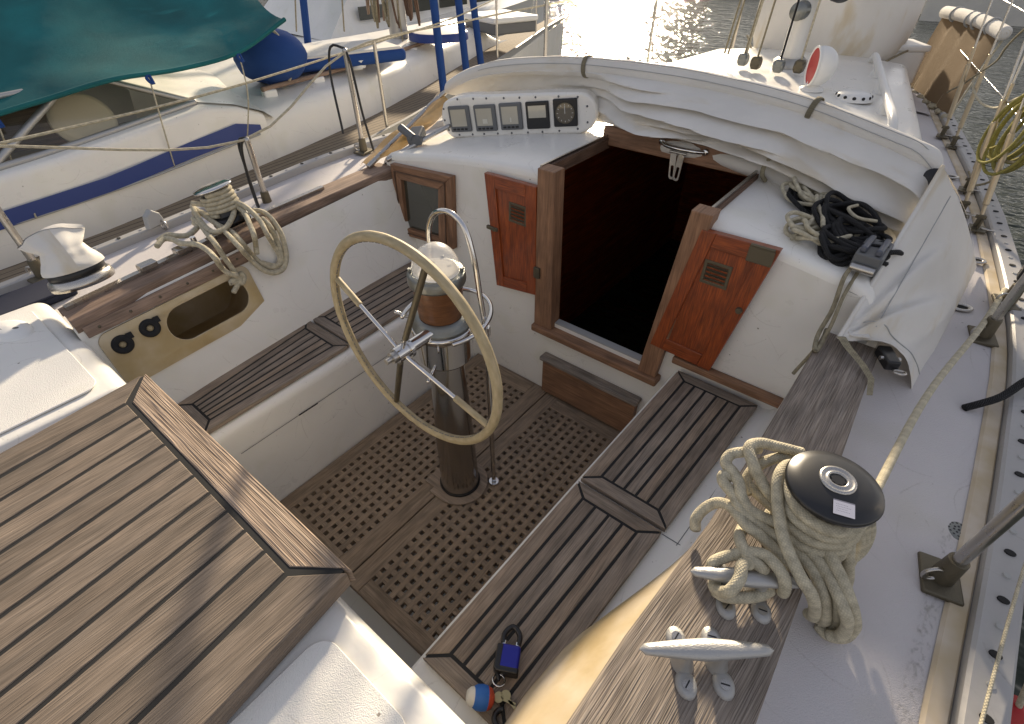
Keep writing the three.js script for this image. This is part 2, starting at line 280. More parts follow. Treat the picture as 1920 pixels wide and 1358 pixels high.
const boat = thing('sailing_boat', 'white sailing yacht whose cockpit with teak seats is seen from aft', 'sailing boat');
{
  // hull topsides, both sides
  const zs = []; for (let z = 1.5; z >= -7.61; z -= 0.35) zs.push(z);
  const side = s => loft(zs.map(z => { const x = s > 0 ? railX(z) + 0.09 : railXP(z) - 0.05, y = s > 0 ? deckS(z) : deckP(z); const r = []; for (let k = 0; k <= 8; k++) { const t = k / 8; r.push(V(x * (1 - 0.16 * t * t) + 0 * t, y - 0.02 - t * 1.25, z)); } return s > 0 ? r : r.reverse(); }), 0);
  part('hull', [side(1), side(-1)], M.gelGloss, boat);

  // side decks and gutters
  const strip = [];
  {
    const rows = []; for (let z = 1.5; z >= -7.61; z -= 0.2) { const y = deckS(z), x = railX(z), xi = z > -1.55 ? capOutS(z) - 0.02 : Math.max(0, cabW(z) - 0.02); rows.push(fillet([[Math.min(xi, x - 0.02), y + 0.012], [x - 0.07, y + 0.006], [x - 0.02, y], [x + 0.10, y]], [0, 0.05, 0], 4).map(p => V(p.x, p.y, z))); }
    strip.push(loft(rows));
    const rp = []; for (let z = -0.02; z >= -7.61; z -= 0.2) { const y = deckP(z), x = railXP(z), xi = z > -1.55 ? capInP(z) - 0.09 : -Math.max(0, cabW(z) - 0.02); rp.push([V(x - 0.06, y, z), V(x + 0.03, y + 0.004, z), V(Math.max(xi, x + 0.04), y + 0.012, z)]); }
    strip.push(loft(rp));
    // foredeck
    const rf = []; for (let z = -4.4; z >= -7.61; z -= 0.2) { const a = railXP(z) + 0.02, b = railX(z) - 0.02, r = []; for (let k = 0; k <= 10; k++) { const t = k / 10; r.push(V(lerp(a, b, t), lerp(deckP(z), deckS(z), t) + 0.012 + 0.06 * Math.sin(Math.PI * t) * clamp((b - a) / 1.5), z)); } rf.push(r); }
    strip.push(loft(rf));
  }
  part('deck', strip, M.deck, boat);

  // cockpit liner: cross-section lofted fore and aft
  const zl = [-0.14, -0.3, -0.5, -0.7, -0.9, -1.1, -1.3, -1.552];
  const low = loft(zl.map(z => fillet([
    [pw(-z, [[0.1, -0.725], [0.25, -0.737], [0.85, -0.831], [1.5, -0.852]]) - 0.04, 0.50],
    [pw(-z, [[0.1, -0.725], [0.25, -0.737], [0.85, -0.831], [1.5, -0.852]]), 0.452], [benchIn(z) - 0.004, 0.452], [benchIn(z) + 0.012, -0.28],
    [benchInS(z) - 0.012, -0.28], [benchInS(z), 0.449], [capInS(z) - 0.035, 0.449], [capInS(z) + 0.005, capYS(z) - 0.03]], [0, 0.05, 0.04, 0.03, 0.03, 0.022, 0.045, 0], 6).map(p => V(p.x, p.y, z))), 0.9);
  part('cockpit_liner', low, M.gel, boat);
  // port coaming: outer face and top under the cap
  part('coaming', loft(zl.concat([-1.62]).map(z => [V(capInP(z) - 0.105, deckP(z) - 0.01, z), V(capInP(z) - 0.098, capYP(z) - 0.03, z), V(capInP(z), capYP(z) - 0.03, z)]), 0.5), M.gel, boat);
  part('coaming', loft([0.9, 0.4, 0.1].concat(zl, [-1.62]).map(z => [V(capInS(z) + 0.005, capYS(z) - 0.025, z), V(capOutS(z) - 0.012, capYS(z) - 0.025, z), V(capOutS(z) - 0.004, deckS(z) - 0.01, z)]), 0.5), M.gel, boat);
  // starboard inner wall continues aft of the bench, and the aft wall of the cockpit
  part('aft_wall', [box(1.7, 0.83, 0.02, 0.05, 0.315, -0.125)], M.gel, boat);
}
// port coaming inner wall with the cave-locker opening: bilinear patch
const wallC = [V(-0.738, 0.525, -0.13), V(-0.852, 0.815, -0.13), V(-0.957, 0.872, -1.556), V(-0.868, 0.52, -1.556)];
const wallAt = (s, t) => wallC[0].clone().lerp(wallC[3], s).lerp(wallC[1].clone().lerp(wallC[2], s), t);
const wallPt = (s, t, off = 0) => { const p = wallAt(s, t); p.x += off * 0.95; p.y += off * 0.3; return p; };
function wallMap(shape, depth, off, bev = 0, seg = 12, onEdge) {           // shape in (s*1.426, t*0.33) metres
  const g = depth ? ext(shape, depth, bev, seg) : new THREE.ShapeGeometry(shape, seg);
  const P = g.attributes.position; for (let i = 0; i < P.count; i++) { const p = wallPt(P.getX(i) / 1.426, P.getY(i) / 0.33, off + P.getZ(i)); P.setXYZ(i, p.x, p.y, p.z); }
  g.computeVertexNormals(); if (!depth) { const N = g.attributes.normal, n = V(0.955, 0.29, 0.06).normalize(); for (let i = 0; i < N.count; i++) N.setXYZ(i, n.x, n.y, n.z); return g; }
  return toCreasedNormals(g, 0.5);
}
{
  const W = 1.426, Hh = 0.33;
  const sh = new THREE.Shape([V2(0, -0.07), V2(W, -0.07), V2(W, Hh), V2(0, Hh)]);
  sh.holes.push(roundRect(0.222, 0.118, 0.532, 0.250, 0.064, THREE.Path));
  part('coaming_wall', wallMap(sh, 0, 0), M.gel, boat);
  const pn = roundRect(0.03, 0.075, 0.572, 0.276, 0.035); pn.holes.push(roundRect(0.225, 0.121, 0.529, 0.247, 0.062, THREE.Path));
  part('locker_panel', wallMap(pn, 0.006, 0.001, 0.002, 16), M.yellow, boat, 'yellowed locker panel with an oval opening');
  // pocket behind the opening: a moulded box, closed
  const pk = []; const rs = [[0.222, 0.118, 0.532, 0.250, 0.064]];
  const ring = (o, d) => roundRect(0.222, 0.118, 0.532, 0.25, 0.064).getPoints(8).map(q => wallPt((0.377 + (q.x - 0.377) * (1 + o * 6)) / W, (0.184 + (q.y - 0.184) * (1 + o * 12)) / Hh, d));
  pk.push(loft([ring(0, 0.001), ring(0.03, -0.02), ring(0.06, -0.1), ring(0.06, -0.34)], 0.5));
  const back = roundRect(0.15, 0.05, 0.60, 0.32, 0.05); pk.push(wallMap(back, 0, -0.339));
  part('locker_pocket', pk, M.yellow, boat);
  const st = new THREE.Shape([V2(0.02, 0.283), V2(0.585, 0.275), V2(0.6, 0.29), V2(0.585, 0.322), V2(0.02, 0.322)]);
  const stg = metreUV(wallMap(st, 0.012, 0.001, 0.002), 'z'); part('locker_strip', stg, M.trim, boat);
  for (let k = 0; k < 6; k++) { const p = wallPt((0.06 + k * 0.098) / W, 0.302 / Hh, 0.0142); part('screw', T(new THREE.SphereGeometry(0.005, 8, 6), p.x, p.y, p.z), M.bronze, boat); }
  for (const [s, t] of [[0.085, 0.217], [0.178, 0.224]]) {
    const q = new THREE.Quaternion().setFromUnitVectors(V(0, 1, 0), V(0.95, 0.32, 0).normalize()); const p = wallPt(s / W, t / Hh, 0.008);
    const g = merge([lathe([[0.011, 0.004], [0.012, 0.012], [0.026, 0.014], [0.031, 0.009], [0.032, 0]], 28), box(0.02, 0.012, 0.018, -0.018, 0.006, -0.03)]);
    g.applyQuaternion(q); g.translate(p.x, p.y, p.z); part('socket', g, M.blackMatt, boat);
    const c = lathe([[0, 0.008], [0.009, 0.007], [0.011, 0.002]], 16); c.applyQuaternion(q); c.translate(p.x, p.y, p.z); part('socket_plug', c, M.leather, boat);
  }
  // white cove at the foot of the wall is part of the liner; small deck-wash drain bolts
}
// coaming caps (weathered wood)
{
  const zp = [-0.135, -0.4, -0.7, -0.9, -1.2, -1.545];
  const capP = loft(zp.map(z => fillet([[capInP(z) - 0.108, capYP(z) - 0.03], [capInP(z) - 0.11, capYP(z) + 0.002], [capInP(z) + 0.006, capYP(z) + 0.002], [capInP(z) + 0.010, capYP(z) - 0.045], [capInP(z) - 0.001, capYP(z) - 0.045]], [0, 0.008, 0.01, 0.006, 0], 3).map(p => V(p.x, p.y, z))), 0.5);
  { const uv = capP.attributes.uv; for (let i = 0; i < uv.count; i++) uv.setXY(i, uv.getX(i), uv.getY(i)); }
  part('coaming_cap', capP, M.trim, boat);
  const zc = [0.75, 0.4, 0.1, -0.15, -0.4, -0.7, -1.0, -1.3, -1.5];
  const capS = loft(zc.map(z => fillet([[capInS(z) + 0.002, capYS(z) - 0.026], [capInS(z) - 0.006, capYS(z) - 0.026], [capInS(z) - 0.006, capYS(z)], [capOutS(z), capYS(z)], [capOutS(z), capYS(z) - 0.028], [capOutS(z) - 0.012, capYS(z) - 0.028]], [0, 0.002, 0.012, 0.008, 0.004, 0], 3).map(p => V(p.x, p.y, z))), 0.5);
  part('coaming_cap', capS, M.greyTeak, boat, 'grey weathered wooden cap along the starboard coaming');
}
// toe rails: perforated aluminium angle on both sides
for (const s of [1, -1]) {
  const zs = []; for (let z = 1.0; z >= -7.5; z -= 0.15) zs.push(z);
  const g = loft(zs.map(z => { const x = s > 0 ? railX(z) + 0.028 : railXP(z) - 0.012, y = s > 0 ? deckS(z) : deckP(z); const pr = s > 0 ? [[0, -0.005], [0, 0.026], [0.006, 0.031], [0.058, 0.034], [0.064, 0.028], [0.064, -0.06]] : [[0.0, -0.005], [0, 0.032], [-0.006, 0.036], [-0.04, 0.036], [-0.046, 0.03], [-0.046, -0.06]]; return (s > 0 ? pr : pr.slice().reverse()).map(p => V(x + p[0], y + p[1], z)); }), 0.5);
  const rail = part('toe_rail', g, M.railPaint, boat, s > 0 ? 'starboard toe rail of white perforated aluminium' : undefined);
  const holes = [], scrs = []; for (let z = -0.3; z >= -4.4; z -= s > 0 ? 0.062 : 0.09) { const x = s > 0 ? railX(z) + 0.06 : railXP(z) - 0.035, y = s > 0 ? deckS(z) + 0.0335 : deckP(z) + 0.0365; (holes.length + scrs.length) % 2 ? scrs.push(T(new THREE.CylinderGeometry(0.006, 0.007, 0.004, 10), x, y, z)) : holes.push(T(new THREE.CylinderGeometry(0.0085, 0.0085, 0.004, 12).scale(1.15, 1, 0.85), x, y, z)); }
  part('rail_hole', holes, M.blackMatt, boat).userData.kind = 'stuff'; part('rail_screw', scrs, M.lightGrey, boat).userData.kind = 'stuff';
  if (s > 0) {                                                   // stained bedding strip inboard of the rail
    const b = loft(zs.map(z => { const x = railX(z), y = deckS(z); return [V(x - 0.012, y + 0.002, z), V(x - 0.006, y + 0.008, z), V(x + 0.022, y + 0.008, z), V(x + 0.027, y + 0.002, z)]; }), 0.5);
    part('bedding_strip', b, makeMat({ map: M.yellow.map, color: lin(1.0, 1.05, 1.25), roughness: 0.85 }), boat);
  }
}
// aft deck block with rounded front edge and a non-skid panel
{
  const block = (y, zf, x0, x1, wl, wr) => {
    const prof = fillet([[zf + 0.012, 0.0], [zf, y - 0.005], [0.95, y], [0.97, y - 0.3]], [0, 0.045, 0.03, 0], 8);
    const endCap = (xe, dir, wdt) => { const rows = []; for (let k = 0; k <= 6; k++) { const a = k / 6 * Math.PI / 2; rows.push(prof.map(p => V(xe + dir * Math.sin(a) * wdt, Math.max(0.0, p.y - (1 - Math.cos(a)) * wdt), p.x + (p.x < 0 ? (1 - Math.cos(a)) * wdt * 0.8 : 0)))); } rows.push(prof.map(p => V(xe + dir * wdt, 0.3, p.x + (p.x < 0 ? wdt * 0.8 : 0)))); return dir < 0 ? rows.reverse() : rows; };
    const rows = []; for (let i = 0; i <= 16; i++) rows.push(prof.map(p => V(lerp(x0, x1, i / 16), p.y, p.x)));
    return [loft(endCap(x0, -1, wl)), loft(rows), loft(endCap(x1, 1, wr))];
  };
  part('aft_deck', block(0.757, -0.15, -0.44, 0.80, 0.03, 0.13), M.gel, boat);
  part('port_locker', block(0.793, -0.14, -1.17, -0.50, 0.045, 0.025), M.gel, boat);
  const panel = (x0, x1, y) => { const g = ext(roundRect(x0, -0.9, x1, 0.085, 0.04), 0.002, 0.0015, 6, 1); g.rotateX(-Math.PI / 2); g.translate(0, y - 0.0005, 0); metreUV(g, 'x'); return g; };
  part('nonskid_panel', panel(-1.14, -0.53, 0.793), M.nonskid, boat); part('nonskid_panel', panel(0.49, 0.74, 0.757), M.nonskid, boat);
}
// bulkhead with companionway, coachroof with hatch opening, dark cabin
{
  const zb = -1.552, top = x => roofY(x, zb) - 0.03;
  const pts = [[-1.01, -0.1], [1.03, -0.1]]; for (let x = 1.03; x > 0.52; x -= 0.1) pts.push([x, top(x)]); pts.push([0.515, top(0.515)], [0.447, 0.415], [0.003, 0.415], [-0.023, top(-0.023)]); for (let x = -0.1; x > -1.0; x -= 0.1) pts.push([x, top(x)]); pts.push([-1.01, top(-1.01)]);
  const g = ext(new THREE.Shape(pts.map(p => V2(...p))), 0.03, 0, 1); g.translate(0, 0, zb - 0.03); metreUV(g, 'x', 0, 0);
  part('bulkhead', g, M.gel, boat);

  const NX = 10, sec = (z, dy = 0, zz = z) => {
    const w = cabW(z), xl = -w - 0.02, xr = w + 0.05, out = [];
    const dl = deckP(z), dr = deckS(z);
    const yl = roofY(xl + 0.04, z) + dy, yr = roofY(xr - 0.04, z) + dy;
    out.push(...fillet([[xl - 0.06, dl], [xl, yl], [xl + 0.12, roofY(xl + 0.12, z) + dy]], [0, 0.07, 0], 6).map(p => V(p.x, p.y, zz)));
    const a = Math.min(-0.1, xl + 0.3 + 0.4 * clamp((w - 0.4))); 
    for (let k = 1; k <= NX; k++) { const x = lerp(xl + 0.12, -0.1, k / NX); out.push(V(x, roofY(x, z) + dy, zz)); }
    for (let k = 1; k <= 6; k++) { const x = lerp(-0.1, 0.54, k / 6); out.push(V(x, roofY(x, z) + dy, zz)); }
    const x2 = Math.max(0.56, xr - 0.12);
    for (let k = 1; k <= NX; k++) { const x = lerp(0.54, x2, k / NX); out.push(V(x, roofY(x, z) + dy, zz)); }
    out.push(...fillet([[x2 + 0.005, roofY(x2 + 0.005, z) + dy], [Math.max(xr, x2 + 0.04), yr], [Math.max(xr, x2 + 0.04) + 0.06, dr]], [0, 0.07, 0], 6).map(p => V(p.x, p.y, zz)));
    return out;
  };
  const first = [[-1.5525, -0.032], [-1.5545, -0.018], [-1.562, -0.006], [-1.58, 0]];
  const rowsA = [...first.map(([z, dy]) => sec(-1.56, dy, z)), sec(-1.75), sec(-1.9), sec(-2.03)];
  const iL = 8 + NX, iR = iL + 6;
  const rowsB = [sec(-2.03), sec(-2.3), sec(-2.6), sec(-2.9), sec(-3.2), sec(-3.6), sec(-4.0), sec(-4.4), sec(-4.6), sec(-4.65, -0.02), sec(-4.7, -0.06, -4.85), sec(-4.7, -0.2, -5.3)];
  part('coachroof', [loft(rowsA.map(r => r.slice(0, iL + 1)), 0.8), loft(rowsA.map(r => r.slice(iR)), 0.8), loft(rowsB, 0.8)], M.gel, boat);

  // cabin inside
  part('cabin_interior', [box(1.14, 0.02, 2.8, 0.025, -0.9, -2.99), box(0.02, 1.85, 2.8, -0.55, -0.02, -2.99), box(0.02, 1.85, 2.8, 0.60, -0.02, -2.99), box(1.14, 1.8, 0.02, 0.025, -0.05, -4.3), box(1.9, 1.0, 0.015, 0, -0.42, -1.60)], M.cabinWood, boat);
  for (let k = 0; k < 4; k++) part('ladder_step', metreUV(rbox(0.5, 0.03, 0.2, 0.008, 0.22, 0.12 - k * 0.26, -1.72 - k * 0.09), 'x'), M.cabinWood, boat);

  // companionway woodwork
  const fr = (pts, d, z, along, mat, name) => { const e = ext(new THREE.Shape(pts.map(p => V2(...p))), d, 0.003, 1); e.translate(0, 0, z); metreUV(e, along); return part(name, e, mat, boat); };
  fr([[-0.085, 0.385], [0.008, 0.385], [-0.014, 1.09], [-0.09, 1.09]], 0.062, zb - 0.034, 'y', M.trimWarm, 'jamb');
  fr([[0.438, 0.385], [0.515, 0.385], [0.575, 1.09], [0.505, 1.09]], 0.062, zb - 0.034, 'y', M.trimWarm, 'jamb');
  const sill = rbox(0.62, 0.035, 0.06, 0.008, 0.22, 0.378, zb + 0.02); metreUV(sill, 'x'); part('sill', sill, M.trimWarm, boat);
  part('sill_strip', box(0.43, 0.006, 0.034, 0.224, 0.4185, zb - 0.016), M.lightGrey, boat);
  // inside edges of the opening
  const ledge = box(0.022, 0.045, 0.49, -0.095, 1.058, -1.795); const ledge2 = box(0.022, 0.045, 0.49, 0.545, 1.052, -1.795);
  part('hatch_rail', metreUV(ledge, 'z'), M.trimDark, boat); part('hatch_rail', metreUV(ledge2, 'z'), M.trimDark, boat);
  part('slide_track', box(0.008, 0.012, 0.49, -0.095, 1.0865, -1.795), M.steel, boat); part('slide_track', box(0.008, 0.012, 0.49, 0.545, 1.0805, -1.795), M.steel, boat);
  const hb = rbox(0.68, 0.075, 0.035, 0.006, 0.222, 1.085, -2.045, -0.1); metreUV(hb, 'x'); part('hatch_board', hb, M.trimWarm, boat);
  part('sliding_hatch', rbox(0.66, 0.045, 0.75, 0.02, 0.222, 1.105, -2.45), M.gel, boat);
  // step below the companionway and the trim above the starboard bench
  const sb = metreUV(rbox(0.49, 0.20, 0.035, 0.006, 0.22, 0.115, zb + 0.02), 'x'); part('step_board', sb, M.trimWarm, boat);
  const sl = metreUV(rbox(0.51, 0.022, 0.055, 0.008, 0.22, 0.224, zb + 0.026), 'x'); part('step_lip', sl, M.greyTeak, boat);
  const bt = metreUV(rbox(0.40, 0.03, 0.035, 0.006, 0.765, 0.515, zb + 0.018, 0, 0, 0.0), 'x'); part('bench_trim', bt, M.trimWarm, boat);
}
// seam and slot of the locker front on the port riser
part('riser_seam', tube([[benchIn(-0.3) + 0.0085, 0.335, -0.30], [benchIn(-0.9) + 0.0085, 0.335, -0.9], [benchIn(-1.4) + 0.0085, 0.335, -1.4]], 0.0012, { seg: 8, rad: 5 }), M.grey, boat);
part('riser_slot', rbox(0.004, 0.005, 0.085, 0.0015, benchIn(-0.58) + 0.0085, 0.336, -0.58), M.blackMatt, boat);
// ------------------------------------------------------------------ cockpit woodwork
{
  const gapW = 0.0075;
  // a slatted seat: border planks with mitred corners, fore-aft planks between, black caulking below
  function seat(name, label, group, zA, zF, xi, xo, nP, bw, y, thick, cap) {
    const g = thing(name, label, 'seat', [0, 0, 0], 0, group);
    const X = (z, f) => lerp(xi(z), xo(z), f);
    const P = (f, z) => [X(z, f), z];
    const h = gapW / 2;
    const q = (a, b, c, d, dir) => plank([a, b, c, d], y, thick, dir);
    const inA = zA - bw, inF = zF + bw;              // zA aft (larger), zF forward (smaller)
    const off = (z, s) => (s < 0 ? xi(z) + bw : xo(z) - bw);
    const mats = [M.teak, M.teak2, M.teak3];
    const put = (geo, i) => part('plank', geo, mats[i % 3], g);
    put(q([xi(zA), zA], [xo(zA), zA], [off(inA, 1) - h, inA + h], [off(inA, -1) + h, inA + h], 'x'), 0);
    put(q([off(inF, -1) + h, inF - h], [off(inF, 1) - h, inF - h], [xo(zF), zF], [xi(zF), zF], 'x'), 1);
    const m = 0.006;
    put(q([xi(zA), zA - m * 1.4], [off(inA, -1) - h, inA], [off(inF, -1) - h, inF], [xi(zF), zF + m * 1.4], 'z'), 2);
    put(q([off(inA, 1) + h, inA], [xo(zA), zA - m * 1.4], [xo(zF), zF + m * 1.4], [off(inF, 1) + h, inF], 'z'), 0);
    for (let k = 0; k < nP; k++) {
      const f0 = k / nP, f1 = (k + 1) / nP, a = z => lerp(off(z, -1), off(z, 1), f0) + h, b = z => lerp(off(z, -1), off(z, 1), f1) - h;
      put(q([a(inA), inA - h], [b(inA), inA - h], [b(inF), inF + h], [a(inF), inF + h], 'z'), (k * 7 + 1) % 5);
    }
    part('caulking', plank([[xi(zA) + 0.004, zA - 0.004], [xo(zA) - 0.004, zA - 0.004], [xo(zF) - 0.004, zF + 0.004], [xi(zF) + 0.004, zF + 0.004]], y - 0.0015, thick - 0.0025, 'z', 0), M.caulk, g);
    return g;
  }
  const so = z => pw(-z, [[0.2, 0.81], [0.85, 0.846], [0.87, 0.858], [1.54, 0.897]]);
  seat('bench_seat', 'slatted teak bench seat in front of the right-hand cabin door', 'teak bench seats along the cockpit', -0.875, -1.532, z => benchInS(z) + 0.018, so, 5, 0.045, 0.470, 0.018);
  seat('bench_seat', 'slatted teak bench seat with the blue padlock lying on it', 'teak bench seats along the cockpit', -0.218, -0.862, z => benchInS(z) + 0.018, so, 4, 0.045, 0.470, 0.018);
  const po = z => pw(-z, [[0.25, -0.722], [0.85, -0.812], [1.5, -0.832]]);
  seat('bench_seat', 'slatted teak bench seat below the oval locker opening', 'teak bench seats along the cockpit', -0.235, -0.842, po, z => benchIn(z) - 0.028, 5, 0.045, 0.474, 0.018);
  seat('bench_seat', 'slatted teak bench seat below the framed window in the cabin bulkhead', 'teak bench seats along the cockpit', -0.855, -1.525, po, z => benchIn(z) - 0.028, 5, 0.045, 0.474, 0.018);
  // flush locker lid outlines on the starboard bench
  part('lid_seam', [box(0.002, 0.001, 0.68, 0.922, 0.4503, -1.2, 0, -0.06, 0), box(0.09, 0.001, 0.002, 0.90, 0.4503, -0.868)], M.grey, boat);

  // helm seat: lid planks slightly askew
  const hs = thing('helm_seat', 'large slatted teak helm seat lid on the white aft locker', 'seat');
  const yT = 0.812, sk = 0.1, xa = -0.462, xb = 0.462, zF = -0.182, zB = 0.72, fw = 0.08, th = 0.052, h = 0.0045;
  const K = (x, z) => [x + sk * (z - zF), z];
  const mats = M.helmTeak;
  part('plank', plank([[xa, zF], [xb, zF], K(xb - 0.1 - h, zF + fw - h), K(xa + 0.085 + h, zF + fw - h)], yT, th, 'x', 0.006), M.teakRidge, hs, 'front plank with raised grain');
  part('plank', plank([[xa + 0.003, zF + 0.010], K(xa + 0.085 - h, zF + fw + 0.004), K(xa + 0.085 - h, zB), K(xa, zB)], yT, th, 'z', 0.004), mats[1], hs);
  part('plank', plank([K(xb - 0.1 + h, zF + fw + 0.004), [xb - 0.003, zF + 0.010], K(xb, zB), K(xb - 0.1 + h, zB)], yT, th, 'z', 0.004), mats[0], hs);
  const x0 = xa + 0.085, x1 = xb - 0.1, n = 10;
  for (let k = 0; k < n; k++) { const a = lerp(x0, x1, k / n) + h, b = lerp(x0, x1, (k + 1) / n) - h; part('plank', plank([K(a, zF + fw + h), K(b, zF + fw + h), K(b, zB), K(a, zB)], yT, th, 'z', 0.0015), mats[(k * 5 + 1) % 3], hs); }
  part('caulking', plank([[xa + 0.01, zF + 0.01], [xb - 0.01, zF + 0.01], K(xb - 0.01, zB), K(xa + 0.01, zB)], yT - 0.002, th - 0.004, 'z', 0), M.caulk, hs);

  // gratings
  const pitch = 0.0383, barW = 0.0205, yG = 0, tG = 0.03;
  function grating(label, xL, xR, x0, nx, z0, nz, zA, zFw, cut) {
    const g = thing('cockpit_grating', label, 'grating', [0, 0, 0], 0, 'gratings on the cockpit floor');
    const hw = (pitch - barW) / 2;                                 // half hole
    const hx0 = x0 - hw, hx1 = x0 + (nx - 1) * pitch + hw, hz0 = z0 + hw, hz1 = z0 - (nz - 1) * pitch - hw;
    const pl4 = (a, b, c, d, dir, name, mat) => part(name, plank([[a, c], [b, c], [b, d], [a, d]], yG, tG, dir, 0.0015), mat || M.gratingWood, g);
    pl4(xL, hx0, zA, zFw, 'z', 'frame_board'); pl4(hx1, xR, zA, zFw, 'z', 'frame_board');
    pl4(hx0 + 0.001, hx1 - 0.001, zA, hz0, 'x', 'frame_board'); pl4(hx0 + 0.001, hx1 - 0.001, hz1, zFw, 'x', 'frame_board');
    for (let i = 0; i < nx - 1; i++) { const x = x0 + (i + 0.5) * pitch; part('slat', plank([[x - barW / 2, hz0], [x + barW / 2, hz0], [x + barW / 2, hz1], [x - barW / 2, hz1]], yG - 0.0004, tG - 0.004, 'z', 0), M.gratingWood, g); }
    for (let j = 0; j < nz - 1; j++) { const z = z0 - (j + 0.5) * pitch; part('slat', plank([[hx0, z + barW / 2], [hx1, z + barW / 2], [hx1, z - barW / 2], [hx0, z - barW / 2]], yG - 0.0012, tG - 0.006, 'x', 0), M.gratingWood, g); }
  }
  grating('square-holed teak grating left of the floor seam, pedestal standing at its edge', -0.474, -0.003, -0.3985, 9, -0.371, 29, -0.302, -1.548);
  grating('square-holed teak grating right of the floor seam, beside the starboard bench', 0.003, 0.545, 0.079, 12, -0.371, 29, -0.302, -1.548);
  part('sole_pan', box(1.1, 0.01, 1.45, 0.03, -0.2702, -0.83), M.gel, boat);
  // pale half-round collar let into the grating round the pedestal
  const cs = new THREE.Shape(); cs.moveTo(-0.085, 0.115); cs.lineTo(0.03, 0.115); cs.absarc(0.034, 0, 0.115, Math.PI / 2, -Math.PI / 2, true); cs.lineTo(-0.03, -0.115); cs.lineTo(-0.03, -0.09); cs.lineTo(-0.085, -0.09); cs.closePath();
  const ch = new THREE.Path(); ch.absarc(0.034, 0, 0.079, 0, Math.PI * 2); cs.holes.push(ch);
  const cg = ext(cs, 0.006, 0.0015, 24, 1); cg.rotateX(-Math.PI / 2); cg.translate(0, 0.0025, -0.864); metreUV(cg, 'x');
  single('pedestal_collar', cg, M.teak3, 'pale wooden collar around the foot of the steering pedestal', 'collar');
}
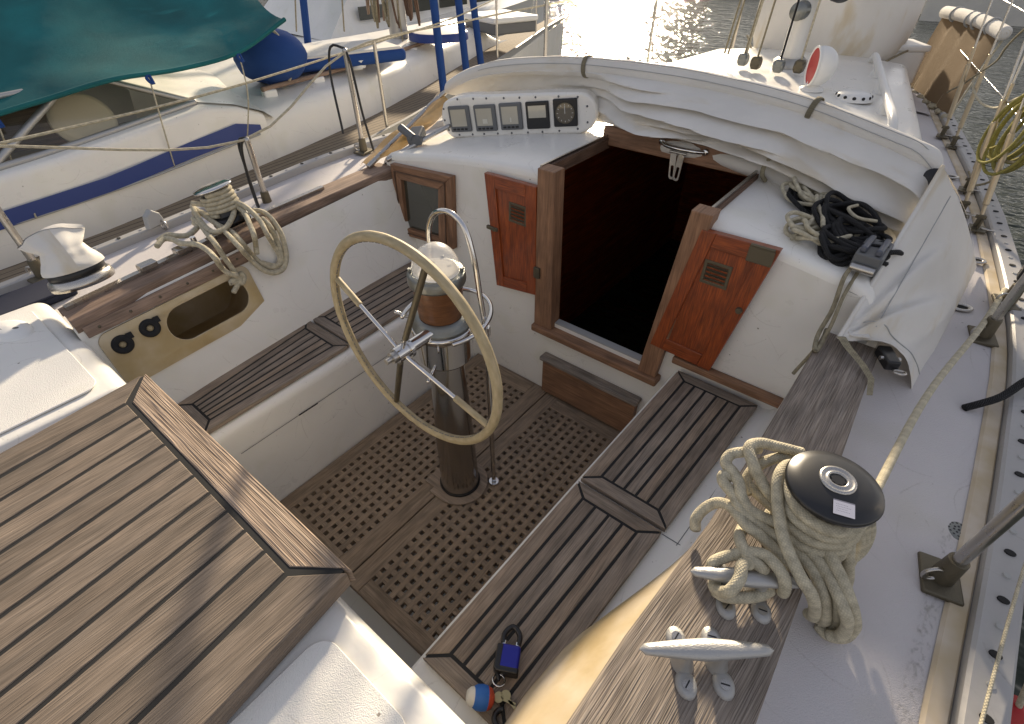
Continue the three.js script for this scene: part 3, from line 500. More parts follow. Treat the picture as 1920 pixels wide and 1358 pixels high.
// ------------------------------------------------------------------ pedestal, compass, wheel
const PX = 0.034, PZ = -0.864;
{
  const p = thing('steering_pedestal', 'polished steel steering pedestal with a domed compass on top', 'pedestal', [PX, 0, PZ]);
  part('column', lathe([[0.078, 0], [0.0785, 0.02], [0.077, 0.05], [0.072, 0.3], [0.060, 0.6], [0.057, 0.70]], 56), M.column, p);
  part('foot_ring', T(lathe([[0.0795, 0], [0.083, 0.004], [0.083, 0.012], [0.0795, 0.014]], 48), 0, 0.008, 0), M.black, p);
  part('collar', T(lathe([[0.055, 0], [0.083, 0.0], [0.086, 0.006], [0.089, 0.10], [0.098, 0.118], [0.099, 0.126], [0.092, 0.132], [0.07, 0.132]], 56), 0, 0.69, 0), M.chrome, p);
  part('lower_ring', T(lathe([[0.07, 0], [0.094, 0], [0.094, 0.012], [0.084, 0.016], [0.083, 0.03], [0.068, 0.034]], 48), 0, 0.822, 0), M.patina, p);
  const cu = lathe([[0.066, 0], [0.068, 0.004], [0.076, 0.12], [0.076, 0.125]], 48); part('compass_body', T(cu, 0, 0.855, 0), M.copper, p);
  part('compass_ring', [T(lathe([[0.06, 0], [0.084, 0], [0.086, 0.006], [0.085, 0.03], [0.078, 0.034], [0.064, 0.034]], 48), 0, 0.972, 0), ...[0.4, 2.4, 4.2, 5.6].map(a => cyl(0.006, 0.006, 0.012, Math.cos(a) * 0.075, 1.01, Math.sin(a) * 0.075, 0, 0, 0, 10))], M.patina, p);
  const cc = document.createElement('canvas'); cc.width = cc.height = 256; const cx = cc.getContext('2d');
  cx.fillStyle = '#e8e4da'; cx.fillRect(0, 0, 256, 256); cx.translate(128, 128); cx.fillStyle = '#2a2a2a'; cx.strokeStyle = '#2a2a2a'; cx.textAlign = 'center'; cx.textBaseline = 'middle';
  for (let k = 0; k < 36; k++) { cx.save(); cx.rotate(k * Math.PI / 18); cx.fillRect(-1, -122, 2, k % 3 ? 8 : 14); cx.restore(); }
  cx.font = 'bold 40px sans-serif';[['N', 0], ['E', 1], ['S', 2], ['W', 3]].forEach(([t, k]) => { cx.save(); cx.rotate(k * Math.PI / 2 + 0.5); cx.fillText(t, 0, -84); cx.restore(); });
  const ct = new THREE.CanvasTexture(cc); ct.colorSpace = THREE.SRGBColorSpace;
  const card = new THREE.CircleGeometry(0.06, 40); card.rotateX(-Math.PI / 2); part('compass_card', T(card, 0, 1.012, 0), makeMat({ map: ct, roughness: 0.5 }), p);
  part('compass_bowl', T(lathe([[0.06, 0.008], [0.064, 0.010], [0.069, 0.0]], 40), 0, 1.003, 0), M.white, p);
  const dome = new THREE.SphereGeometry(0.070, 40, 16, 0, Math.PI * 2, 0, Math.PI / 2); dome.scale(1, 1.12, 1);
  part('compass_dome', T(dome, 0, 1.012, 0), makeMat({ color: lin(0.93, 0.92, 0.90), transmission: 0.6, roughness: 0.25, thickness: 0, clearcoat: 1, clearcoatRoughness: 0.05 }), p);
  // guard hoop
  const gx = [[0.118, 0.79, -0.075], [0.098, 0.90, -0.078], [0.072, 1.05, -0.082], [0.04, 1.125, -0.084], [-0.012, 1.150, -0.085], [-0.07, 1.132, -0.085], [-0.105, 1.075, -0.084], [-0.108, 0.98, -0.082], [-0.112, 0.85, -0.078], [-0.114, 0.80, -0.075]];
  part('guard_hoop', tube(gx, 0.0085, { seg: 60, rad: 12 }), M.chrome, p);
  part('guard_leg', [rod([0.118, 0.80, -0.075], [0.112, 0.02, -0.085], 0.009), cyl(0.013, 0.013, 0.03, 0.118, 0.80, -0.075), cyl(0.02, 0.022, 0.012, 0.112, 0.008, -0.085)], M.chrome, p);
  part('guard_leg', [rod([-0.114, 0.80, -0.075], [-0.112, 0.02, -0.085], 0.009), cyl(0.013, 0.013, 0.03, -0.114, 0.80, -0.075), cyl(0.02, 0.022, 0.012, -0.112, 0.008, -0.085)], M.chrome, p);
  const rg = []; for (let k = 0; k <= 20; k++) { const a = -0.6 + k / 20 * (Math.PI + 1.2); rg.push([Math.cos(a) * 0.135, 0.835 + 0.012 * Math.sin(a), -0.02 - Math.sin(a) * 0.15]); }
  part('guard_ring', tube(rg, 0.0075, { seg: 60 }), M.chrome, p);
  part('control_lever', [rod([-0.1, 0.80, 0.02], [-0.15, 0.83, 0.06], 0.006), rod([0.06, 0.74, 0.10], [0.09, 0.735, 0.16], 0.006)], M.chrome, p);

  // wheel
  const W = [0.055, 0.83, -0.711], R = 0.335;
  const w = thing('ship_wheel', 'leather-bound steel steering wheel in front of the compass pedestal', 'steering wheel', [W[0], W[1], W[2]]);
  const rim = new THREE.TorusGeometry(R, 0.0142, 14, 120); { const uv = rim.attributes.uv; for (let i = 0; i < uv.count; i++) uv.setXY(i, uv.getX(i) * 2.1, uv.getY(i) * 0.11); const P = rim.attributes.position, N = rim.attributes.normal; for (let i = 0; i < P.count; i++) { const a = Math.atan2(P.getY(i), P.getX(i)); const k = 0.0011 * fbm(Math.cos(a) * 9, Math.sin(a) * 9, 3.1, 3) + ([0.55, 1.9, 3.3, 4.6].some(q => Math.abs(((a + 6.283) % 6.283) - q) < 0.012) ? -0.0016 : 0); P.setXYZ(i, P.getX(i) + N.getX(i) * k, P.getY(i) + N.getY(i) * k, P.getZ(i) + N.getZ(i) * k); } rim.computeVertexNormals(); }
  const rimM = part('rim', rim, M.leather, w);
  // stitching along the inner side
  const st = []; for (let k = 0; k < 150; k++) { const a = k / 150 * Math.PI * 2; st.push(T(new THREE.BoxGeometry(0.0025, 0.008, 0.002), R - 0.0137, 0, 0.004, 0, 0, 0).rotateZ(a + (k % 2 ? 0.004 : -0.004))); }
  part('stitching', st, M.grey, rimM).userData.kind = 'stuff';
  for (const [x, y, wrap] of [[-0.302, 0.117, 1], [0.288, -0.135, 1], [0.113, 0.297, 0], [-0.125, -0.297, 0]]) {
    const a = Math.atan2(y, x), d = (r, z) => [Math.cos(a) * r, Math.sin(a) * r, z];
    const s = part('spoke', rod(d(0.02, 0.03), d(R - 0.012, 0), 0.0068), M.chrome, w);
    part('spoke_sleeve', wrap ? rod(d(R - 0.13, 0.012), d(R - 0.014, 0.0), 0.0098) : rod(d(0.06, 0.026), d(R - 0.014, 0.0), 0.0095), wrap ? M.leather : M.bronze, s);
  }
  part('hub', [cyl(0.024, 0.024, 0.05, 0, 0, 0.03, Math.PI / 2), cyl(0.030, 0.030, 0.012, 0, 0, 0.008, Math.PI / 2), cyl(0.02, 0.02, 0.16, 0, 0, -0.06, Math.PI / 2)], M.chrome, w);
  part('hub_nut', [cyl(0.018, 0.018, 0.016, 0, 0, 0.062, Math.PI / 2, 0, 0, 6), cyl(0.009, 0.009, 0.028, 0, 0, 0.075, Math.PI / 2)], M.steel, w);
}
// ------------------------------------------------------------------ cabin doors, window
{
  const zb = -1.552;
  function door(label, q, vent, extra) {                          // q: four corners TL, TR, BR, BL in (x, y)
    const d = thing('cabin_door', label, 'door', [0, 0, 0], 0, 'varnished companionway doors');
    const at = (s, t) => { const a = V2(...q[3]).lerp(V2(...q[2]), s), b = V2(...q[0]).lerp(V2(...q[1]), s); return a.lerp(b, t); };
    const poly = (pts, dep, z, al) => { const g = ext(new THREE.Shape(pts), dep, 0.0025, 1); g.translate(0, 0, z); return metreUV(g, al); };
    const z0 = zb + 0.012;
    const fs = 0.2, ft = 0.105, e = 0.002;
    part('stile', poly([at(0, 0), at(fs, 0), at(fs, 1), at(0, 1)], 0.02, z0, 'y'), M.varnish, d);
    part('stile', poly([at(1 - fs, 0), at(1, 0), at(1, 1), at(1 - fs, 1)], 0.02, z0, 'y'), M.varnish, d);
    part('rail', poly([at(fs + e, 0), at(1 - fs - e, 0), at(1 - fs - e, ft), at(fs + e, ft)], 0.02, z0, 'x'), M.varnish, d);
    part('rail', poly([at(fs + e, 1 - ft), at(1 - fs - e, 1 - ft), at(1 - fs - e, 1), at(fs + e, 1)], 0.02, z0, 'x'), M.varnish, d);
    part('panel', poly([at(fs - 0.02, ft - 0.01), at(1 - fs + 0.02, ft - 0.01), at(1 - fs + 0.02, 1 - ft + 0.01), at(fs - 0.02, 1 - ft + 0.01)], 0.012, z0, 'y'), M.varnish, d);
    // louvred vent
    const [vx, vy, va] = vent; const vg = new THREE.Group();
    const rot = g => { g.rotateZ(va); g.translate(vx, vy, 0); return g; };
    const fr = new THREE.Shape([V2(-0.045, -0.042), V2(0.045, -0.042), V2(0.045, 0.042), V2(-0.045, 0.042)]); fr.holes.push(new THREE.Path([V2(-0.034, -0.031), V2(0.034, -0.031), V2(0.034, 0.031), V2(-0.034, 0.031)]));
    const vf = ext(fr, 0.004, 0.0015, 1); vf.translate(0, 0, z0 + 0.012); const v = part('vent', rot(vf), M.bronze, d);
    for (let k = 0; k < 4; k++) part('louvre', rot(box(0.068, 0.012, 0.002, 0, -0.0225 + k * 0.0155, z0 + 0.0165, 0.5)), M.bronze, v);
    part('vent_back', rot(box(0.07, 0.064, 0.001, 0, 0, z0 + 0.0125)), M.black, v);
    for (const [nm, g, m] of extra) part(nm, g, m, d);
    return d;
  }
  const hz = zb + 0.036;
  door('varnished cabin door with vent, folded back left of the companionway', [[-0.352, 1.016], [-0.092, 1.02], [-0.082, 0.545], [-0.302, 0.512]], [-0.185, 0.885, -0.02],
    [['latch', merge([rbox(0.06, 0.016, 0.014, 0.004, -0.315, 0.79, hz), cyl(0.008, 0.008, 0.02, -0.30, 0.79, hz, Math.PI / 2)]), M.bronze], ['hinge', rbox(0.03, 0.05, 0.012, 0.003, -0.075, 0.66, hz), M.bronze]]);
  door('varnished cabin door with bronze corner hinge, folded back right of the companionway', [[0.552, 1.04], [0.79, 1.045], [0.705, 0.535], [0.468, 0.545]], [0.630, 0.905, 0.0],
    [['hinge', merge([rbox(0.075, 0.05, 0.006, 0.002, 0.742, 1.012, hz, 0, 0, 0), cyl(0.005, 0.005, 0.07, 0.742, 1.04, hz, 0, 0, Math.PI / 2)]), M.bronze], ['knob', cyl(0.010, 0.012, 0.016, 0.735, 0.815, hz, Math.PI / 2), M.bronze]]);

  // framed window in the port corner of the bulkhead
  const w = thing('framed_window', 'wood-framed dark window in the bulkhead above the port bench', 'window', [-0.75, 0.77, zb]);
  const P4 = [V2(-0.195, 0.155), V2(0.205, 0.185), V2(0.18, -0.165), V2(-0.2, -0.20)];
  const I4 = [V2(-0.135, 0.095), V2(0.115, 0.108), V2(0.085, -0.135), V2(-0.15, -0.155)];
  const nm = (a, b, c, d, al) => { const g = ext(new THREE.Shape([a, b, c, d]), 0.022, 0.004, 1); g.translate(0, 0, 0.006); return metreUV(g, al); };
  part('frame', nm(P4[0], P4[1], I4[1], I4[0], 'x'), M.trimWarm, w); part('frame', nm(P4[1], P4[2], I4[2], I4[1], 'y'), M.trimWarm, w);
  part('frame', nm(P4[2], P4[3], I4[3], I4[2], 'x'), M.trimWarm, w); part('frame', nm(P4[3], P4[0], I4[0], I4[3], 'y'), M.trimWarm, w);
  const bt = (a, b) => { const dx = b.x - a.x, dy = b.y - a.y; return box(Math.hypot(dx, dy), 0.006, 0.004, (a.x + b.x) / 2, (a.y + b.y) / 2, 0.036, 0, 0, Math.atan2(dy, dx)); };
  const mid = P4.map((p, i) => p.clone().lerp(I4[i], 0.45)); part('bead', mid.map((p, i) => bt(p, mid[(i + 1) % 4])), M.trimDark, w);
  const pg = new THREE.ShapeGeometry(new THREE.Shape(I4)); pg.translate(0, 0, 0.012); part('pane', pg, M.glassDark, w);
  part('catch', rbox(0.012, 0.03, 0.014, 0.003, -0.192, -0.03, 0.036), M.bronze, w);
}
// ------------------------------------------------------------------ instrument panel
{
  const u = V(0.645, 0.083, -0.23).normalize(), up = V(0, 1, 0); const v = up.clone().addScaledVector(u, -u.y).normalize(); let n = u.clone().cross(v);
  const m = new THREE.Matrix4().makeBasis(u, v, n);
  const p = thing('instrument_panel', 'white instrument panel with five gauges on the coachroof', 'instrument panel', [-0.86, 0.985, -1.84]);
  p.quaternion.setFromRotationMatrix(m);
  const s = new THREE.Shape(); s.moveTo(0.03, -0.002); s.lineTo(0.66, -0.002); s.absarc(0.652, 0.083, 0.083, -1.47, 1.5); s.lineTo(0.5, 0.172); s.lineTo(0.2, 0.178); s.bezierCurveTo(0.15, 0.185, 0.03, 0.185, 0.0, 0.150); s.bezierCurveTo(-0.02, 0.12, -0.025, 0.08, -0.02, 0.06); s.bezierCurveTo(-0.015, 0.03, 0.005, 0.0, 0.03, -0.002);
  const g = ext(s, 0.06, 0.012, 16, 4); g.translate(0, 0, -0.066); part('housing', g, M.gelGloss, p);
  const scr = []; for (const [a, b] of [[0.08, 0.168], [0.16, 0.166], [0.225, 0.164], [0.31, 0.161], [0.385, 0.159], [0.46, 0.157], [0.565, 0.155], [0.0, 0.13], [-0.005, 0.08], [0.008, 0.035], [0.06, 0.012], [0.13, 0.012], [0.19, 0.012], [0.26, 0.012], [0.33, 0.012], [0.41, 0.012], [0.48, 0.012], [0.56, 0.014], [0.69, 0.11], [0.69, 0.045], [0.645, 0.02], [0.65, 0.148]]) part('screw', T(new THREE.SphereGeometry(0.0048, 8, 6), a, b, 0.0065), M.grey, p);
  const scrM = makeMat({ color: lin(0.46, 0.43, 0.35), roughness: 0.25, clearcoat: 0.8, clearcoatRoughness: 0.08 });
  for (let k = 0; k < 5; k++) {
    const cx = [0.08, 0.211, 0.338, 0.466, 0.594][k], cy = [0.084, 0.083, 0.085, 0.085, 0.09][k];
    const gd = part('gauge', T(rbox(0.108, 0.114, 0.016, 0.006), cx, cy, 0.012), k < 3 ? M.grey : M.black, p);
    if (k < 3) { part('gauge_screen', box(0.078, 0.074, 0.002, cx - 0.003, cy + 0.006, 0.0205), scrM, gd); for (let b = 0; b < 4; b++) part('gauge_button', rbox(0.014, 0.008, 0.004, 0.0015, cx - 0.033 + b * 0.02, cy - 0.044, 0.0205), M.black, gd); if (k) part('gauge_digit', box(k === 1 ? 0.024 : 0.008, 0.02, 0.001, cx, cy - 0.012, 0.0221), makeMat({ color: lin(0.6, 0.58, 0.5), roughness: 0.4 }), gd); }
    else if (k === 3) part('gauge_screen', box(0.082, 0.05, 0.002, cx, cy + 0.016, 0.0205), scrM, gd);
    else {
      part('gauge_dial', cyl(0.041, 0.041, 0.002, cx, cy, 0.0205, Math.PI / 2, 0, 0, 32), makeMat({ color: lin(0.10, 0.08, 0.05), roughness: 0.3, clearcoat: 0.8 }), gd);
      part('dial_rim', tor(0.042, 0.0018, cx, cy, 0.0215, 0, 0, 0, 6, 36), M.bronze, gd);
      const tk = []; for (let q = 0; q < 12; q++) { const a = q * Math.PI / 6; tk.push(box(0.002, 0.006, 0.001, cx + Math.sin(a) * 0.034, cy + Math.cos(a) * 0.034, 0.0222, 0, 0, -a)); } tk.push(box(0.0025, 0.032, 0.001, cx, cy + 0.014, 0.0224)); part('dial_marks', tk, M.offwhite, gd);
    }
  }
}
// ------------------------------------------------------------------ hatch handle and hasp
{
  const h = thing('hatch_grip', 'steel grab handle on the wooden edge of the sliding hatch', 'handle', [0.248, 1.107, -2.022]);
  part('bar', tube([[-0.085, 0.003, 0.008], [-0.06, 0.0, 0.022], [0, -0.001, 0.028], [0.06, -0.001, 0.022], [0.085, -0.002, 0.008]], 0.0075, { seg: 24 }), M.chrome, h);
  for (const s of [-1, 1]) part('flange', T(lathe([[0, 0.006], [0.010, 0.005], [0.013, 0]], 16), s * 0.09, s * -0.003, 0.0, Math.PI / 2), M.chrome, h);
  const a = thing('hasp', 'two slotted steel hasp plates hanging from the hatch edge', 'hasp', [0.238, 1.075, -2.01]);
  for (const [x, z, t] of [[-0.017, 0, 0.1], [0.017, 0.006, -0.05]]) { const s = roundRect(-0.013, -0.095, 0.013, 0.01, 0.011); s.holes.push(roundRect(-0.0055, -0.085, 0.0055, -0.04, 0.005, THREE.Path)); const g = ext(s, 0.002, 0.0006, 6, 1); g.rotateZ(t); g.translate(x, 0, z); part('plate', g, M.chrome, a); }
  part('hinge_pin', cyl(0.005, 0.005, 0.07, 0, 0.012, 0.002, 0, 0, Math.PI / 2), M.steel, a);
}
// ------------------------------------------------------------------ folded spray hood
{
  const sh = thing('spray_hood', 'folded off-white canvas spray hood lying across the coachroof', 'spray hood');
  const hoop = [[-1.045, 0.905, -1.47], [-1.06, 1.0, -1.72], [-1.06, 1.115, -2.0], [-0.98, 1.18, -2.06], [-0.80, 1.245, -2.09], [-0.4, 1.305, -2.12], [0.1, 1.318, -2.13], [0.4, 1.305, -2.13], [0.62, 1.283, -2.12], [0.82, 1.25, -2.09], [0.96, 1.222, -2.07], [1.04, 1.195, -2.06], [1.075, 1.13, -2.05]];
  const hc = new THREE.CatmullRomCurve3(hoop.map(p => V(...p)), false, 'centripetal');
  part('frame_tube', tube(hoop.slice(0, 4), 0.013, { seg: 30 }), M.steel, sh);
  part('frame_tube', tube([[-0.985, 0.93, -1.54], [-0.90, 1.0, -1.72], [-0.83, 1.06, -1.9]], 0.011, { seg: 12 }), M.steel, sh);
  // canvas: rows along the hoop from port to starboard, columns from behind the tube over it and down the folds
  const low = t => { const x = lerp(-0.92, 1.05, t); return V(x, pw(x, [[-0.92, 1.0], [-0.5, 1.07], [-0.174, 1.10], [0.25, 1.125], [0.5, 1.115], [0.62, 1.095], [0.75, 1.06], [0.91, 1.02], [1.05, 1.0]]), -2.145 + 0.07 * sstep(0.36, 0.5, t) + 0.03 * sstep(0.6, 1, t)); };
  const rows = []; const NT = 220, NC = 90;
  const FOLDS = [[0.10, 0.030, 0.08, 0.05, 0.55, 0.10, 1.1], [0.24, 0.045, 0.10, 0.30, 1.1, -0.06, 2.3], [0.42, 0.055, 0.11, 0.12, 0.75, 0.22, 3.7], [0.56, 0.050, 0.10, 0.55, 1.1, 0.10, 4.9], [0.68, 0.060, 0.11, 0.20, 0.62, 0.16, 6.1], [0.80, 0.055, 0.10, 0.45, 1.1, 0.12, 7.4], [0.90, 0.045, 0.07, 0.15, 0.55, 0.05, 8.8]];
  const top = t => { const x = lerp(-1.03, 1.06, t); let lo = 0.14, hi = 1; for (let k = 0; k < 24; k++) { const m = (lo + hi) / 2; hc.getPoint(m).x < x ? lo = m : hi = m; } return hc.getPoint((lo + hi) / 2); };
  for (let i = 0; i <= NT; i++) {
    const t = i / NT, H = top(t), L = low(t), r = 0.036 + 0.007 * fbm(t * 7, 1.3, 0, 2), row = [];
    const wob = fbm(t * 4, 0.7, 2, 3);
    for (let j = 0; j <= NC; j++) {
      const c = j / NC;
      if (c < 0.36) {                                               // round the tube from the forward underside to the aft underside
        const a = lerp(-2.4, 2.0, c / 0.36), cr = r * (1 + 0.10 * fbm(t * 18, a * 0.8, 5, 2));
        row.push(V(H.x, H.y + Math.cos(a) * cr, H.z + Math.sin(a) * cr));
      } else {                                                      // hanging folds
        const f = (c - 0.36) / 0.64, S = V(H.x, H.y + Math.cos(2.0) * r, H.z + Math.sin(2.0) * r);
        const p = S.clone().lerp(L, f);
        // long folds that start, run along the hood and die out: soft crowns, sharp tucked undersides
        let off = 0;
        for (const [fc, am, w0, t0, t1, dr, sd] of FOLDS) { const c0 = fc + dr * (t - 0.5) + 0.035 * fbm(t * 3.2, sd, 1, 2), env = sstep(t0 - 0.12, t0 + 0.10, t) * sstep(t1 + 0.10, t1 - 0.10, t); const d = f - c0; const prof = d < 0 ? Math.exp(-(d * d) / (2 * w0 * w0)) : Math.max(0, 1 - d / (w0 * 0.42)) ** 0.7; off += am * env * prof * (0.8 + 0.5 * fbm(t * 6, sd * 3, 2, 2)); }
        const taut = 0.007 * Math.sin((t * 34 - f * 9) + 3 * fbm(t * 5, f * 2, 12, 2)) * sstep(0.55, 0.95, t) * Math.sin(Math.PI * f);
        const lf = sstep(0.36, 0.52, t), belly = 0.05 * Math.sin(Math.PI * f) * lf;
        p.z += belly + 1.9 * off * (0.25 + 0.75 * lf) - 0.05 * (1 - lf) * Math.sin(Math.PI * Math.min(1, f * 1.6)) + taut + 0.010 * fbm(t * 22 + f * 6, f * 5, 4, 3) + 0.003 * fbm(t * 70, f * 16, 9, 2); p.y += -0.35 * off * Math.sin(Math.PI * f) + 0.010 * fbm(t * 12, f * 4, 6, 2);
        row.push(p);
      }
    }
    rows.push(row);
  }
  part('canvas', loft(rows, 1.2), M.canvas, sh);
  for (const t of [0.36, 0.80]) { const H = top(t), q = top(t + 0.01); const g = tor(0.041, 0.0035, 0, 0, 0, 0, 0, 0, 6, 24); g.scale(1, 1, 3); g.applyQuaternion(new THREE.Quaternion().setFromUnitVectors(V(0, 0, 1), q.clone().sub(H).normalize())); g.translate(H.x, H.y, H.z); part('tie_band', g, M.ropeGrey, sh); }
  // lower roll lying on the roof, starboard half
  const roll = []; for (let k = 0; k <= 10; k++) { const t = 0.55 + k * 0.045, L = low(t); roll.push([L.x, L.y - 0.03, L.z + 0.025 + 0.012 * Math.sin(k * 2.1)]); }
  part('lower_roll', tube(roll, 0.03, { seg: 50, rad: 14 }), M.canvas, sh);
  const tie = tube([[0.585, 1.15, -1.99], [0.575, 1.12, -1.965], [0.575, 1.085, -1.975], [0.585, 1.06, -2.0]], 0.008, { seg: 16 }); part('tie_band', tie, M.ropeGrey, sh);

  // starboard side curtain running aft to the coaming
  const A = V(1.058, 1.215, -1.99), B = V(1.022, 0.892, -1.43), Cc = V(1.245, 0.785, -1.50), D = V(1.318, 0.800, -2.36), E2 = V(1.085, 1.15, -2.12);
  const cr = []; const NI = 40, NJ = 26;
  for (let i = 0; i <= NI; i++) {
    const s = i / NI, a = A.clone().lerp(B, s), d = s < 0.0 ? D : D.clone().lerp(Cc, s), row = [];
    for (let j = 0; j <= NJ; j++) {
      const t = j / NJ, p = a.clone().lerp(d, t);
      const rad = Math.atan2(t, 1.02 - s);
      p.y += 0.05 * Math.sin(Math.PI * t) * (0.4 + 0.6 * s) + 0.020 * Math.sin(rad * 13) * Math.sin(Math.PI * t) ** 0.7 * sstep(0.15, 0.5, s) + 0.006 * fbm(s * 8, t * 8, 2, 3) - 0.03 * sstep(0.55, 1, s) * t * t; p.x += 0.02 * Math.sin(Math.PI * t) * s;
      row.push(p);
    }
    cr.push(row);
  }
  part('side_curtain', loft(cr, 0), M.canvas, sh);
  part('hem', tube([A, A.clone().lerp(B, 0.5).add(V(0, 0.002, 0)), B], 0.006, { seg: 20, rad: 8 }), M.canvas, sh);
  const seam = []; for (let k = 0; k <= 10; k++) { const s = 0.05 + k * 0.088, q = cr[Math.round(s * NI)][6]; seam.push([q.x, q.y + 0.0015, q.z]); } part('seam', tube(seam, 0.0016, { seg: 40, rad: 5 }), M.lightGrey, sh);
  const seam2 = []; for (let k = 0; k <= 9; k++) { const t = 0.1 + k * 0.098, q = cr[Math.round(0.90 * NI)][Math.round(t * NJ)]; seam2.push([q.x, q.y + 0.0015, q.z]); } part('seam', tube(seam2, 0.0016, { seg: 40, rad: 5 }), M.lightGrey, sh);
  for (const a of [0.55, 1.25]) { const q = []; for (let i = 20; i <= NT; i += 8) { const t = i / NT, H = top(t), r = 0.0405 + 0.007 * fbm(t * 7, 1.3, 0, 2); q.push([H.x, H.y + Math.cos(a) * r, H.z + Math.sin(a) * r]); } part('seam', tube(q, 0.0013, { seg: 120, rad: 5 }), M.lightGrey, sh); }
  // front flap joining the hoop end to the curtain
  part('side_flap', loft([0, 0.25, 0.5, 0.75, 1].map(s => [0, 0.33, 0.66, 1].map(t => { const p = E2.clone().lerp(A, t).lerp(D.clone().lerp(D.clone().lerp(A, 0.02), t), s); p.y += 0.03 * Math.sin(Math.PI * s); return p; })), 0), M.canvas, sh);
  part('tube_end', T(lathe([[0, 0], [0.026, 0.001], [0.03, -0.01]], 20), 1.05, 1.175, -2.0, Math.PI / 2 - 0.4), M.black, sh);
  // strap and buckle at the coaming
  part('hood_bracket', [rbox(0.07, 0.05, 0.10, 0.012, -0.94, 1.01, -1.70, 0.3, 0.5, 0), cyl(0.018, 0.018, 0.09, -0.96, 1.03, -1.66, 0, 0, 1.2)], M.grey, sh);
  part('strap', loft([[1.025, 0.898, -1.43], [1.05, 0.892, -1.40], [1.10, 0.874, -1.37], [1.13, 0.862, -1.34], [1.14, 0.855, -1.28]].map((p, k) => { const w = 0.010 - k * 0.001; return [V(p[0] - w, p[1], p[2] + w * 0.6), V(p[0] + w, p[1] + 0.001, p[2] - w * 0.6)]; }), 0), M.ropeGrey, sh);
  part('patch', (() => { const g = box(0.05, 0.003, 0.05, 0, 0, 0, 0, 0.5, 0); g.translate(1.055, 0.905, -1.47); return g; })(), M.canvas, sh);
  // yellowed side window of the port curtain, crumpled
  const yw = []; const Q = [V(-1.10, 0.895, -1.46), V(-1.03, 0.92, -1.52), V(-0.90, 1.10, -2.0), V(-1.12, 1.11, -2.02)];
  for (let i = 0; i <= 30; i++) { const row = []; for (let j = 0; j <= 12; j++) { const s = i / 30, t = j / 12; const p = Q[0].clone().lerp(Q[1], t).lerp(Q[3].clone().lerp(Q[2], t), s); const n = fbm(s * 4, t * 3, 11, 4); p.y += 0.05 * n * Math.sin(Math.PI * s) + 0.015 * Math.sin(t * 9 + s * 6); p.x += 0.03 * n; row.push(p); } yw.push(row); }
  part('port_curtain', loft(yw, 0), makeMat({ map: M.yellow.map, roughness: 0.35, transmission: 0.35, thickness: 0, color: lin(1.1, 0.95, 0.75), side: THREE.DoubleSide }), sh);
}
